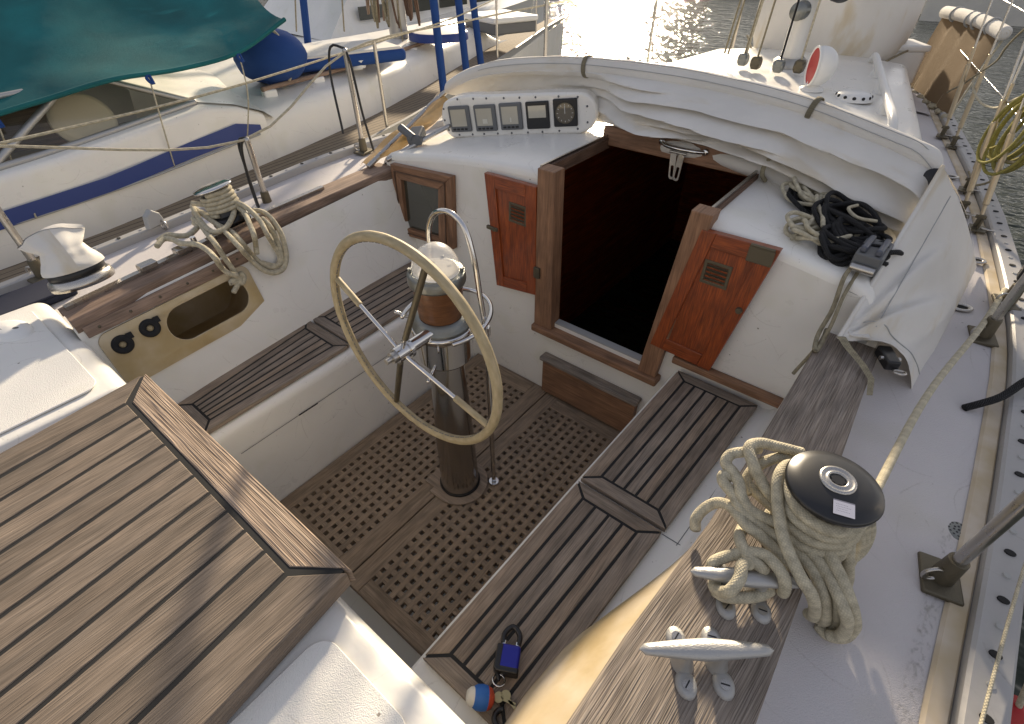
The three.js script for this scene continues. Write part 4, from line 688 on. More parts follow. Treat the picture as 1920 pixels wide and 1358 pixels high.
// rope centre lines, world metres
const winchRope = [
  [[1.052,0.985,-0.837],[1.016,0.990,-0.820],[0.979,1.000,-0.794],[0.969,1.000,-0.772],[0.987,0.990,-0.749],[1.011,0.965,-0.743],[1.034,0.950,-0.736],[1.055,0.925,-0.747]],
  [[1.054,0.970,-0.840],[1.024,0.970,-0.816],[1.001,0.965,-0.785],[0.991,0.950,-0.765],[0.992,0.935,-0.743],[1.004,0.925,-0.735]],
  [[0.983,0.975,-0.806],[0.965,0.985,-0.771],[0.946,0.980,-0.752],[0.946,0.970,-0.736],[0.966,0.965,-0.727],[0.982,0.960,-0.715],[0.995,0.950,-0.699],[1.014,0.935,-0.693],[1.042,0.925,-0.699],[1.067,0.920,-0.708],[1.093,0.915,-0.712],[1.125,0.905,-0.712],[1.158,0.895,-0.693],[1.186,0.885,-0.669],[1.211,0.870,-0.650],[1.231,0.830,-0.654],[1.234,0.790,-0.653],[1.222,0.775,-0.652]],
  [[1.055,0.980,-0.810],[1.038,0.985,-0.787],[1.035,0.985,-0.749],[1.048,0.970,-0.717],[1.065,0.955,-0.690],[1.082,0.945,-0.664],[1.108,0.930,-0.642],[1.134,0.912,-0.629],[1.155,0.893,-0.628],[1.172,0.860,-0.634],[1.186,0.800,-0.653],[1.183,0.775,-0.670]],
  [[1.082,0.925,-0.711],[1.116,0.912,-0.702],[1.147,0.900,-0.694],[1.174,0.885,-0.681],[1.194,0.870,-0.673],[1.207,0.840,-0.673],[1.222,0.790,-0.680],[1.221,0.770,-0.678],[1.213,0.765,-0.686]],
  [[1.101,0.900,-0.701],[1.133,0.890,-0.687],[1.160,0.878,-0.672],[1.180,0.862,-0.659],[1.194,0.830,-0.658],[1.207,0.785,-0.668],[1.203,0.770,-0.673]],
  [[1.088,0.935,-0.707],[1.118,0.925,-0.713],[1.144,0.918,-0.717],[1.168,0.908,-0.700],[1.190,0.898,-0.683],[1.209,0.883,-0.670],[1.231,0.850,-0.667],[1.248,0.800,-0.673],[1.243,0.775,-0.665],[1.222,0.765,-0.659],[1.205,0.765,-0.666]],
  [[0.950,0.855,-0.648],[0.943,0.870,-0.659],[0.949,0.888,-0.681],[0.963,0.905,-0.692],[0.982,0.918,-0.690],[1.001,0.923,-0.679],[1.025,0.918,-0.669],[1.052,0.910,-0.670],[1.078,0.900,-0.667],[1.102,0.890,-0.663],[1.118,0.880,-0.665]],
  [[0.965,0.955,-0.725],[0.952,0.958,-0.716],[0.956,0.952,-0.708],[0.982,0.942,-0.699],[1.003,0.932,-0.686],[1.027,0.920,-0.686],[1.054,0.910,-0.688],[1.080,0.900,-0.691],[1.104,0.885,-0.681]],
  [[0.993,0.935,-0.747],[1.019,0.930,-0.739],[1.054,0.920,-0.735]],
  [[1.021,0.890,-0.681],[1.024,0.900,-0.649],[1.038,0.905,-0.628],[1.056,0.905,-0.615],[1.068,0.905,-0.614],[1.081,0.895,-0.620]],
  [[1.006,0.875,-0.579],[1.005,0.885,-0.583],[1.017,0.890,-0.602],[1.033,0.895,-0.619],[1.051,0.908,-0.628],[1.071,0.915,-0.632],[1.089,0.918,-0.624],[1.106,0.912,-0.617],[1.118,0.892,-0.614],[1.122,0.865,-0.618]],
  [[1.055,0.905,-0.606],[1.046,0.918,-0.587],[1.051,0.915,-0.563],[1.047,0.900,-0.542],[1.034,0.870,-0.549],[1.024,0.860,-0.556],[1.020,0.862,-0.570]],
  [[1.027,0.857,-0.552],[1.044,0.857,-0.553],[1.070,0.857,-0.571],[1.093,0.857,-0.595],[1.104,0.858,-0.615]],
  [[1.178,0.945,-0.771],[1.160,0.940,-0.749],[1.137,0.935,-0.720],[1.123,0.930,-0.722]],
  [[1.173,0.930,-0.771],[1.184,0.900,-0.765],[1.196,0.870,-0.753],[1.215,0.820,-0.752],[1.221,0.790,-0.756]],
  [[1.184,0.925,-0.789],[1.200,0.885,-0.795],[1.206,0.850,-0.790],[1.208,0.830,-0.782]],
  [[1.191,0.925,-0.798],[1.206,0.885,-0.805],[1.212,0.850,-0.803],[1.209,0.830,-0.795]],
  [[1.198,0.925,-0.809],[1.212,0.885,-0.819],[1.217,0.845,-0.814],[1.214,0.820,-0.809]]];
const portRope = [
  [[-1.088,0.920,-0.731],[-1.118,0.935,-0.741],[-1.127,0.950,-0.757],[-1.102,0.970,-0.772]],
  [[-1.158,0.950,-0.704],[-1.140,0.945,-0.722],[-1.121,0.940,-0.741]],
  [[-1.081,0.965,-0.804],[-1.052,0.955,-0.812],[-1.032,0.930,-0.801],[-0.986,0.915,-0.761],[-0.947,0.905,-0.707],[-0.944,0.905,-0.670],[-0.986,0.905,-0.666],[-1.102,0.905,-0.688],[-1.221,0.915,-0.720]],
  [[-1.035,0.950,-0.812],[-1.004,0.945,-0.823],[-0.956,0.925,-0.831],[-0.870,0.910,-0.815],[-0.821,0.885,-0.800],[-0.869,0.806,-0.833],[-0.856,0.764,-0.835],[-0.847,0.740,-0.813],[-0.845,0.743,-0.780],[-0.853,0.773,-0.752],[-0.866,0.815,-0.736],[-0.832,0.885,-0.705],[-0.951,0.885,-0.727],[-1.021,0.895,-0.716],[-1.145,0.900,-0.722],[-1.235,0.905,-0.726]],
  [[-1.005,0.910,-0.858],[-0.979,0.905,-0.877],[-0.921,0.895,-0.879],[-0.874,0.852,-0.876],[-0.858,0.803,-0.870],[-0.841,0.754,-0.852],[-0.829,0.723,-0.817],[-0.827,0.726,-0.776],[-0.834,0.755,-0.742],[-0.849,0.805,-0.719],[-0.775,0.895,-0.671],[-0.887,0.895,-0.693],[-1.035,0.895,-0.716],[-1.196,0.895,-0.729],[-1.199,0.895,-0.705]],
  [[-1.026,0.935,-0.813],[-0.982,0.925,-0.811],[-0.895,0.915,-0.781],[-0.809,0.905,-0.747],[-0.851,0.843,-0.757],[-0.842,0.819,-0.747]],
  [[-0.928,0.900,-0.849],[-0.878,0.885,-0.845],[-0.877,0.827,-0.853],[-0.861,0.778,-0.847],[-0.849,0.743,-0.832],[-0.846,0.743,-0.798],[-0.853,0.770,-0.759]],
  [[-1.155,0.895,-0.684],[-1.085,0.895,-0.676],[-0.985,0.895,-0.654],[-0.864,0.895,-0.628],[-0.855,0.839,-0.636],[-0.839,0.791,-0.642],[-0.832,0.771,-0.641]],
  [[-1.001,0.905,-0.486],[-1.040,0.905,-0.528],[-1.008,0.905,-0.544],[-0.955,0.905,-0.549],[-0.906,0.905,-0.579],[-0.834,0.905,-0.583],[-0.752,0.905,-0.571],[-0.834,0.820,-0.607],[-0.827,0.799,-0.617],[-0.822,0.778,-0.642]],
  [[-1.135,0.885,-0.674],[-1.099,0.885,-0.671],[-1.036,0.890,-0.607],[-1.032,0.900,-0.575],[-1.060,0.905,-0.550],[-1.053,0.900,-0.512]],
  [[-0.835,0.777,-0.660],[-0.830,0.760,-0.665],[-0.823,0.743,-0.648],[-0.827,0.756,-0.633],[-0.826,0.760,-0.608],[-0.829,0.765,-0.630],[-0.830,0.762,-0.651],[-0.822,0.744,-0.629],[-0.815,0.727,-0.604]]];
// ------------------------------------------------------------------ winches, ropes, cleats
{
  const strands = (L, r, mat) => merge(L.map(s => tube(s, r, { seg: Math.max(14, s.length * 6), rad: 10 })));
  // starboard winch on the grey coaming cap
  const WX = 1.115, WZ = -0.76;
  const w = thing('winch', 'sheet winch with a black domed top and white sticker, wound with thick cream rope', 'winch', [WX, 0.825, WZ], 0, 'sheet winches on the coamings');
  part('base', lathe([[0, 0], [0.072, 0], [0.074, 0.01], [0.066, 0.03], [0.06, 0.045], [0, 0.045]], 40), M.bronze, w);
  part('drum', lathe([[0.055, 0.04], [0.05, 0.08], [0.05, 0.14], [0.06, 0.175]], 40), M.chrome, w);
  part('cap', lathe([[0.0, 0.2085], [0.022, 0.2085], [0.03, 0.2075], [0.055, 0.2045], [0.0755, 0.196], [0.078, 0.190], [0.077, 0.184], [0.06, 0.174], [0.0, 0.174]], 56), makeMat({ color: lin(0.010, 0.010, 0.011), roughness: 0.32, clearcoat: 0.3, clearcoatRoughness: 0.25 }), w);
  const rg = T(lathe([[0.0135, 0.0], [0.0145, 0.003], [0.0175, 0.003], [0.0185, 0.001], [0.0235, 0.001], [0.0245, 0.003], [0.0285, 0.0028], [0.0295, -0.001]], 40), 0, 0.2085, 0); part('handle_ring', rg, M.steel, w);
  const star = new THREE.Shape(); for (let k = 0; k < 16; k++) { const a = k * Math.PI / 8, r = k % 2 ? 0.0095 : 0.0135; k ? star.lineTo(Math.cos(a) * r, Math.sin(a) * r) : star.moveTo(r, 0); } const sg = new THREE.ExtrudeGeometry(star, { depth: 0.0006, bevelEnabled: false }); sg.rotateX(-Math.PI / 2); part('handle_socket', T(sg, 0, 0.2092, 0), M.black, w);
  const lc = document.createElement('canvas'); lc.width = 128; lc.height = 96; const lx = lc.getContext('2d'); lx.fillStyle = '#d9d6de'; lx.fillRect(0, 0, 128, 96); lx.fillStyle = '#8d8a94'; lx.fillRect(0, 0, 128, 8);[[18, 26, 70], [18, 40, 84], [24, 54, 60], [20, 68, 76]].forEach(([x, y, l]) => { for (let k = 0; k < l; k += 9) lx.fillRect(x + k, y, 5, 3); });
  const lt = new THREE.CanvasTexture(lc); lt.colorSpace = THREE.SRGBColorSpace;
  const stk = new THREE.PlaneGeometry(0.032, 0.026); stk.rotateX(-Math.PI / 2 + 0.27); part('sticker', T(stk, 0.022, 0.2055, 0.052, 0, 0.3, 0), makeMat({ map: lt, roughness: 0.5 }), w);
  // rope: turns on the drum plus the hank
  const turns = []; for (let k = 0; k <= 120; k++) { const a = k / 120 * Math.PI * 2 * 5.2 + 2.6, y = 0.872 + k / 120 * 0.115; turns.push(V(WX + Math.cos(a) * (0.0635 + 0.003 * Math.sin(a * 3.1)), y + 0.002 * Math.sin(a * 1.7), WZ + Math.sin(a) * 0.0635)); }
  const g = [tube(turns, 0.0105, { seg: 320, rad: 10 }), ...winchRope.map(s => tube(s, 0.0106, { seg: s.length * 8, rad: 10 }))];
  single('coiled_rope', g, M.rope, 'thick cream braided rope wound on the black-topped winch and hanked over the cleat', 'rope');
  // sheet leading forward from the drum
  single('sheet_line', tube([[WX + 0.066, 0.93, WZ - 0.01], [1.25, 0.87, -1.35], [1.345, 0.835, -1.85], [1.40, 0.815, -2.2]], 0.0085, { seg: 20 }), M.rope, 'straight cream sheet line running forward along the side deck from the winch', 'rope');

  // horn cleats
  function cleat(label, a, b) {
    const A = V(...a), B = V(...b), c = A.clone().add(B).multiplyScalar(0.5), L = A.distanceTo(B), ang = Math.atan2(-(B.z - A.z), B.x - A.x);
    const t = thing('horn_cleat', label, 'cleat', [c.x, capYS(c.z), c.z], ang, 'aluminium horn cleats on the coaming cap');
    const h = c.y - capYS(c.z);
    const prof = []; for (let k = 0; k <= 24; k++) { const s = k / 24 * 2 - 1; const e = Math.abs(s); prof.push([Math.max(0.0001, (k === 0 || k === 24) ? 0.0001 : lerp(0.0155, 0.0068, Math.pow(e, 1.3)) * Math.sqrt(Math.min(1, (1 - e) * 22))), s * L / 2]); }
    const hg = lathe(prof, 20); hg.rotateZ(-Math.PI / 2); hg.scale(1, 0.85, 1.1); part('horn', T(hg, 0, h, 0), M.alu, t);
    for (const s of [-1, 1]) {
      part('leg', T(lathe([[0.019, 0], [0.0125, 0.02], [0.0115, h]], 18).scale(1.0, 1, 1.25), s * 0.028, 0, 0), M.alu, t);
      for (const q of [-1, 1]) {
        const f = part('foot', T(lathe([[0, 0.0085], [0.010, 0.0085], [0.0155, 0.006], [0.017, 0.0]], 20).scale(1, 1, 1.3), s * 0.03, 0, q * 0.034), M.alu, t);
        part('screw', [T(cyl(0.0085, 0.0085, 0.003, 0, 0, 0, 0, 0, 0, 16), s * 0.03, 0.0085, q * 0.036)], M.steel, f); part('screw_slot', box(0.0022, 0.0006, 0.014, s * 0.03, 0.0103, q * 0.036, 0, 0.3 + s, 0), M.black, f);
      }
    }
    return t;
  }
  cleat('bare aluminium horn cleat screwed to the grey coaming cap', [0.969, 0.882, -0.371], [1.137, 0.882, -0.503]);
  cleat('aluminium horn cleat with the cream rope made fast around it', [0.979, 0.884, -0.542], [1.145, 0.884, -0.645]);

  // port winch
  const pw_ = thing('winch', 'steel-topped winch on the port coaming wound with several turns of cream rope', 'winch', [-1.062, 0.872, -0.79], 0, 'sheet winches on the coamings'); pw_.rotation.z = 0.2; pw_.rotation.x = 0.12;
  part('base', lathe([[0, 0], [0.07, 0], [0.072, 0.01], [0.06, 0.035], [0, 0.035]], 36), M.black, pw_);
  part('drum', lathe([[0.058, 0.03], [0.046, 0.06], [0.046, 0.11], [0.058, 0.135]], 36), M.black, pw_);
  part('cap', lathe([[0, 0.150], [0.05, 0.149], [0.072, 0.145], [0.074, 0.140], [0.072, 0.136], [0.05, 0.132], [0, 0.132]], 40), M.chrome, pw_);
  const pt = []; for (let k = 0; k <= 100; k++) { const a = k / 100 * Math.PI * 2 * 5 + 1, y = 0.045 + k / 100 * 0.08; pt.push(V(Math.cos(a) * 0.056, y, Math.sin(a) * 0.056)); }
  const ptg = tube(pt, 0.0085, { seg: 260, rad: 9 }); pw_.updateMatrixWorld(); ptg.applyMatrix4(pw_.matrixWorld);
  single('coiled_rope', [ptg, ...portRope.map(s => tube(s, 0.0098, { seg: s.length * 7, rad: 9 }))], M.rope, 'cream rope hank looped over the port winch and coaming, knotted at its end', 'rope');
  // covered winch
  const cw = thing('winch', 'port winch under a white cloth cover with a flared pinched top', 'winch', [-1.03, 0.862, -0.245], 0, 'sheet winches on the coamings'); cw.rotation.z = 0.2;
  part('base', lathe([[0, -0.002], [0.092, 0], [0.094, 0.012], [0.09, 0.028], [0.08, 0.034], [0, 0.034]], 40), M.steel, cw);
  part('base_ring', T(lathe([[0.07, 0], [0.082, 0], [0.082, 0.022], [0.07, 0.026]], 40), 0, 0.032, 0), M.black, cw);
  { const rows = []; for (let i = 0; i <= 24; i++) { const t = i / 24, row = []; for (let j = 0; j <= 48; j++) { const a = j / 48 * Math.PI * 2; const flat = sstep(0.45, 1, t); let r = pw(t, [[0, 0.088], [0.1, 0.086], [0.3, 0.07], [0.55, 0.058], [0.75, 0.07], [1, 0.082]]); r *= 1 + 0.05 * Math.sin(a * 7 + t * 3) * sstep(0.05, 0.3, t) + 0.04 * fbm(Math.cos(a) * 2, Math.sin(a) * 2, t * 3, 3); const sx = lerp(1, 0.30, flat), sz = lerp(1, 1.12, flat); row.push(V(Math.cos(a) * r * sx - 0.02 * flat, 0.055 + t * 0.115 + 0.016 * flat * Math.sin(a * 2 + 1.2), Math.sin(a) * r * sz)); } rows.push(row); } rows.push(rows[24].map(p => V(lerp(p.x, -0.02, 0.8), p.y - 0.012, p.z * 0.8))); part('cloth_cover', loft(rows, 0), M.canvas, cw); }
  // track, cars and a snap block on the port coaming
  const tk = thing('sheet_track', 'steel sheet track with sliding cars on top of the port coaming', 'track');
  part('rail', loft([-0.15, -0.5, -0.9, -1.2].map(z => [[-0.012, 0], [-0.012, 0.012], [0.012, 0.012], [0.012, 0]].map(p => V(capInP(z) - 0.075 + p[0], capYP(z) + 0.002 + p[1], z))), 0.5), M.steel, tk);
  for (const z of [-0.42, -0.55]) part('car', rbox(0.036, 0.024, 0.06, 0.006, capInP(z) - 0.075, capYP(z) + 0.02, z, 0, 0.12, 0), M.steel, tk);
  part('stop', cyl(0.01, 0.01, 0.03, capInP(-0.6) - 0.075, capYP(-0.6) + 0.03, -0.6), M.chrome, tk);
  // narrow wooden lever beside the covered winch
  const nv = thing('canvas_bag', 'flat navy canvas bag lying on the port deck behind the white locker', 'bag', [-1.27, 0.785, -0.10]);
  part('body', rbox(0.16, 0.03, 0.32, 0.012, 0, -0.02, 0.03, 0, 0.05, 0), makeMat({ color: lin(0.012, 0.016, 0.035), roughness: 0.9 }), nv);
  part('flap', rbox(0.15, 0.008, 0.3, 0.004, 0.003, -0.004, 0.03, 0, 0.05, 0), makeMat({ color: lin(0.014, 0.018, 0.04), roughness: 0.8 }), nv);
  for (const [i, z] of [[0, -0.62], [1, -0.92]]) {                 // pale triangular blocks on the port toe rail
    const x = railXP(z) - 0.02, y = deckP(z) + 0.04; const b = thing('snatch_block', i ? 'pale grey snatch block on the port toe rail behind the rope winch' : 'pale grey snatch block on the port toe rail behind the sheet track', 'block', [x, y, z], 0.3, 'snatch blocks on the port rail');
    const s = new THREE.Shape([V2(-0.04, 0), V2(0.04, 0.0), V2(0.03, 0.045), V2(0, 0.07), V2(-0.03, 0.05)]); const bg = ext(s, 0.02, 0.006, 6); bg.rotateY(Math.PI / 2); part('cheek', bg, M.lightGrey, b); part('shackle', tor(0.018, 0.005, 0.03, -0.005, -0.02), M.steel, b); part('sheave', cyl(0.026, 0.026, 0.012, 0.01, 0.03, 0, 0, 0, Math.PI / 2), M.black, b);
  }

  // ropes piled on the starboard coachroof
  const base = (x, z) => roofY(x, z) + 0.008;
  const hank = (cx, cz, rx, rz, ang, n, r, h, sd) => { seed = sd; const out = []; for (let k = 0; k < n; k++) { const pts = [], ox = rr(-0.025, 0.025), oz = rr(-0.025, 0.025), s = rr(0.75, 1.08), tw = ang + rr(-0.35, 0.35), hh = rr(0.2, 1) * h; for (let q = 0; q < 12; q++) { const a = q / 12 * Math.PI * 2, x0 = Math.cos(a) * rx * s * (1 + 0.12 * Math.sin(a * 3 + k)), z0 = Math.sin(a) * rz * s; const x = cx + ox + x0 * Math.cos(tw) - z0 * Math.sin(tw), z = cz + oz + x0 * Math.sin(tw) + z0 * Math.cos(tw); pts.push([x, base(x, z) + hh + 0.014 * Math.sin(a * 2 + k * 1.7) * Math.min(1, k), z]); } out.push(tube(pts, r, { closed: true, seg: 60, rad: 8 })); } return out; };
  single('rope_coil', [...hank(0.77, -1.93, 0.085, 0.045, 0.5, 6, 0.0066, 0.045, 11), ...hank(0.85, -1.70, 0.09, 0.05, -0.5, 7, 0.0068, 0.04, 23), tube([[0.78, 1.09, -1.88], [0.80, 1.085, -1.82], [0.83, 1.08, -1.76], [0.85, 1.07, -1.7]], 0.0068, { seg: 16 }), tube([[0.80, 1.085, -1.9], [0.82, 1.085, -1.83], [0.84, 1.075, -1.75]], 0.0068, { seg: 16 }), tube([[0.79, 1.085, -1.9], [0.80, 1.075, -1.82], [0.81, 1.065, -1.72], [0.79, 1.04, -1.63]], 0.0068, { seg: 16 }), tube([[0.90, 1.09, -1.88], [0.885, 1.095, -1.82], [0.92, 1.09, -1.78], [0.97, 1.085, -1.80]], 0.005, { seg: 16 })], M.rope, 'tangled hank of cream rope on the coachroof beside black rope', 'rope');
  single('rope_coil', [...hank(0.77, -1.94, 0.105, 0.075, 0.5, 3, 0.0078, 0.02, 31), ...hank(0.90, -1.80, 0.10, 0.07, 0.9, 10, 0.0075, 0.06, 37), ...hank(0.96, -1.72, 0.085, 0.06, 0.3, 9, 0.0075, 0.055, 41), ...hank(0.92, -1.68, 0.05, 0.07, 0.2, 6, 0.0075, 0.03, 43)], M.ropeBlack, 'tangled heap of flecked black rope on the coachroof', 'rope');
  // rope clutch with control lines
  const rc = thing('rope_clutch', 'dark grey rope clutch at the edge of the coachroof beside black rope', 'rope clutch', [1.0, 1.0, -1.655], -0.06);
  part('body', rbox(0.07, 0.055, 0.13, 0.006, 0, 0.04, 0, 0, 0, 0), M.grey, rc); for (const s of [-0.02, 0.018]) part('lever', rbox(0.016, 0.018, 0.11, 0.005, s, 0.075, 0.004, -0.05), makeMat({ color: lin(0.09, 0.10, 0.13), roughness: 0.35 }), rc); part('roller', cyl(0.012, 0.012, 0.06, 0, 0.03, 0.075, 0, 0, Math.PI / 2), M.steel, rc);
  single('control_line', [tube([[0.975, 1.03, -1.62], [0.965, 1.01, -1.555], [0.975, 0.93, -1.50], [0.972, 0.875, -1.44], [0.985, 0.868, -1.36], [0.99, 0.866, -1.42], [0.985, 0.88, -1.47]], 0.006, { seg: 50 }), tube([[0.99, 1.02, -1.62], [0.985, 0.97, -1.52], [0.99, 0.88, -1.44], [0.96, 0.76, -1.38]], 0.005, { seg: 30 })], M.ropeGrey, 'thin grey control lines dropping from the rope clutch to the coaming', 'rope');
  const bs = thing('cam_block', 'small black block with a steel ring on the coaming beside the canvas curtain', 'block', [1.145, 0.862, -1.44], 0.5); part('body', rbox(0.035, 0.03, 0.075, 0.006, 0, 0.015, 0), M.black, bs); part('pin', cyl(0.006, 0.006, 0.05, 0, 0.02, 0.01, 0, 0, Math.PI / 2), M.steel, bs); part('ring', tor(0.014, 0.003, 0.01, 0.012, 0.055, Math.PI / 2 - 0.3), M.steel, bs);
}
// ------------------------------------------------------------------ padlock, keys, loose rope end at the bench
{
  const p = thing('padlock', 'blue padlock with black shackle lying on the teak bench', 'padlock', [0.727, 0.487, -0.335], 0.5);
  part('body', rbox(0.05, 0.032, 0.055, 0.007, 0, 0, 0), makeMat({ color: lin(0.008, 0.012, 0.28), roughness: 0.4 }), p); part('bumper', [rbox(0.054, 0.034, 0.014, 0.005, 0, 0, 0.026), rbox(0.016, 0.0345, 0.056, 0.005, -0.022, 0, 0.002)], M.black, p);
  part('shackle', tube([[-0.016, 0.002, -0.026], [-0.018, 0.006, -0.05], [0, 0.008, -0.068], [0.018, 0.006, -0.05], [0.016, 0.002, -0.026]], 0.0065, { seg: 28 }), M.black, p);
  part('shackle_end', [cyl(0.007, 0.007, 0.012, -0.016, 0.002, -0.03, Math.PI / 2), cyl(0.007, 0.007, 0.012, 0.016, 0.002, -0.03, Math.PI / 2)], M.chrome, p);
  const k = thing('key_ring', 'key ring with brass keys and a red and blue float beside the padlock', 'keys', [0.757, 0.474, -0.268]);
  part('ring', tor(0.014, 0.002, -0.02, 0.012, -0.02, 1.2), M.chrome, k); part('cord', tube([[-0.02, 0.012, -0.02], [-0.04, 0.01, -0.04], [-0.045, 0.008, -0.06], [-0.03, 0.01, -0.072]], 0.004, { seg: 20 }), M.black, k);
  for (const [x, z, a] of [[0.0, 0.004, 0.3], [0.01, -0.008, -0.2]]) part('key', [cyl(0.011, 0.011, 0.0025, x, 0.008, z, 0, 0, 0, 14), box(0.034, 0.0022, 0.006, x + 0.022 * Math.cos(a), 0.008, z - 0.022 * Math.sin(a), 0, a, 0)], makeMat({ color: lin(0.45, 0.36, 0.18), metalness: 1, roughness: 0.35 }), k);
  const fl = q => { const g = lathe(q, 24); g.rotateX(1.25); g.rotateY(-0.9); g.translate(-0.025, 0.022, 0.03); return g; };
  part('float_cap', fl([[0, 0.034], [0.012, 0.033], [0.018, 0.026], [0.0195, 0.02]]), M.offwhite, k); part('float_band', fl([[0.0195, 0.02], [0.024, 0.012], [0.0255, 0.0], [0.024, -0.01]]), makeMat({ color: lin(0.02, 0.12, 0.42), roughness: 0.6 }), k); part('float_base', fl([[0.024, -0.01], [0.02, -0.02], [0.01, -0.026], [0, -0.027]]), M.orange, k);
  part('fob', tor(0.016, 0.006, 0.03, 0.008, 0.03, Math.PI / 2, 0, 0, 8, 24, 4.2), M.black, k);
  single('yellowed_locker_front', (() => { const rows = []; for (let i = 0; i <= 20; i++) { const t = i / 20, z = lerp(-0.70, -0.15, t), row = []; const wv = sstep(0, 0.35, t); for (let j = 0; j <= 12; j++) { const s = j / 12; const x = lerp(capInS(z) - 0.003, pw(-z, [[0.3, 0.80], [0.44, 0.815], [0.55, 0.865], [0.7, 0.915]]), s), y = lerp(capYS(z) - 0.03, lerp(0.52, 0.495, wv), s); row.push(V(x - 0.022 * Math.sin(Math.PI * s) * wv * 0.6, y + 0.02 * Math.sin(Math.PI * s) * wv, z)); } row.push(V(row[12].x + 0.03, 0.452, z)); rows.push(row); } return loft(rows, 0.9); })(), makeMat({ map: M.yellow.map, bumpMap: M.gel.bumpMap, bumpScale: 0.0005, roughness: 0.6, color: lin(0.9, 0.93, 1.05) }), 'yellowed moulded locker front under the grey starboard coaming cap', 'locker');
  single('rope_end', [tube([[1.03, 0.842, -0.25], [1.06, 0.85, -0.262], [1.10, 0.846, -0.27], [1.125, 0.84, -0.24], [1.10, 0.838, -0.2], [1.04, 0.838, -0.2], [1.0, 0.838, -0.23]], 0.0095, { seg: 50 }), tube([[1.0, 0.852, -0.21], [1.05, 0.858, -0.235], [1.09, 0.854, -0.235], [1.11, 0.85, -0.2], [1.07, 0.848, -0.16], [1.0, 0.848, -0.15]], 0.0095, { seg: 50 })], M.rope, 'short coil of cream rope on the coaming cap beside the bare cleat', 'rope');
}
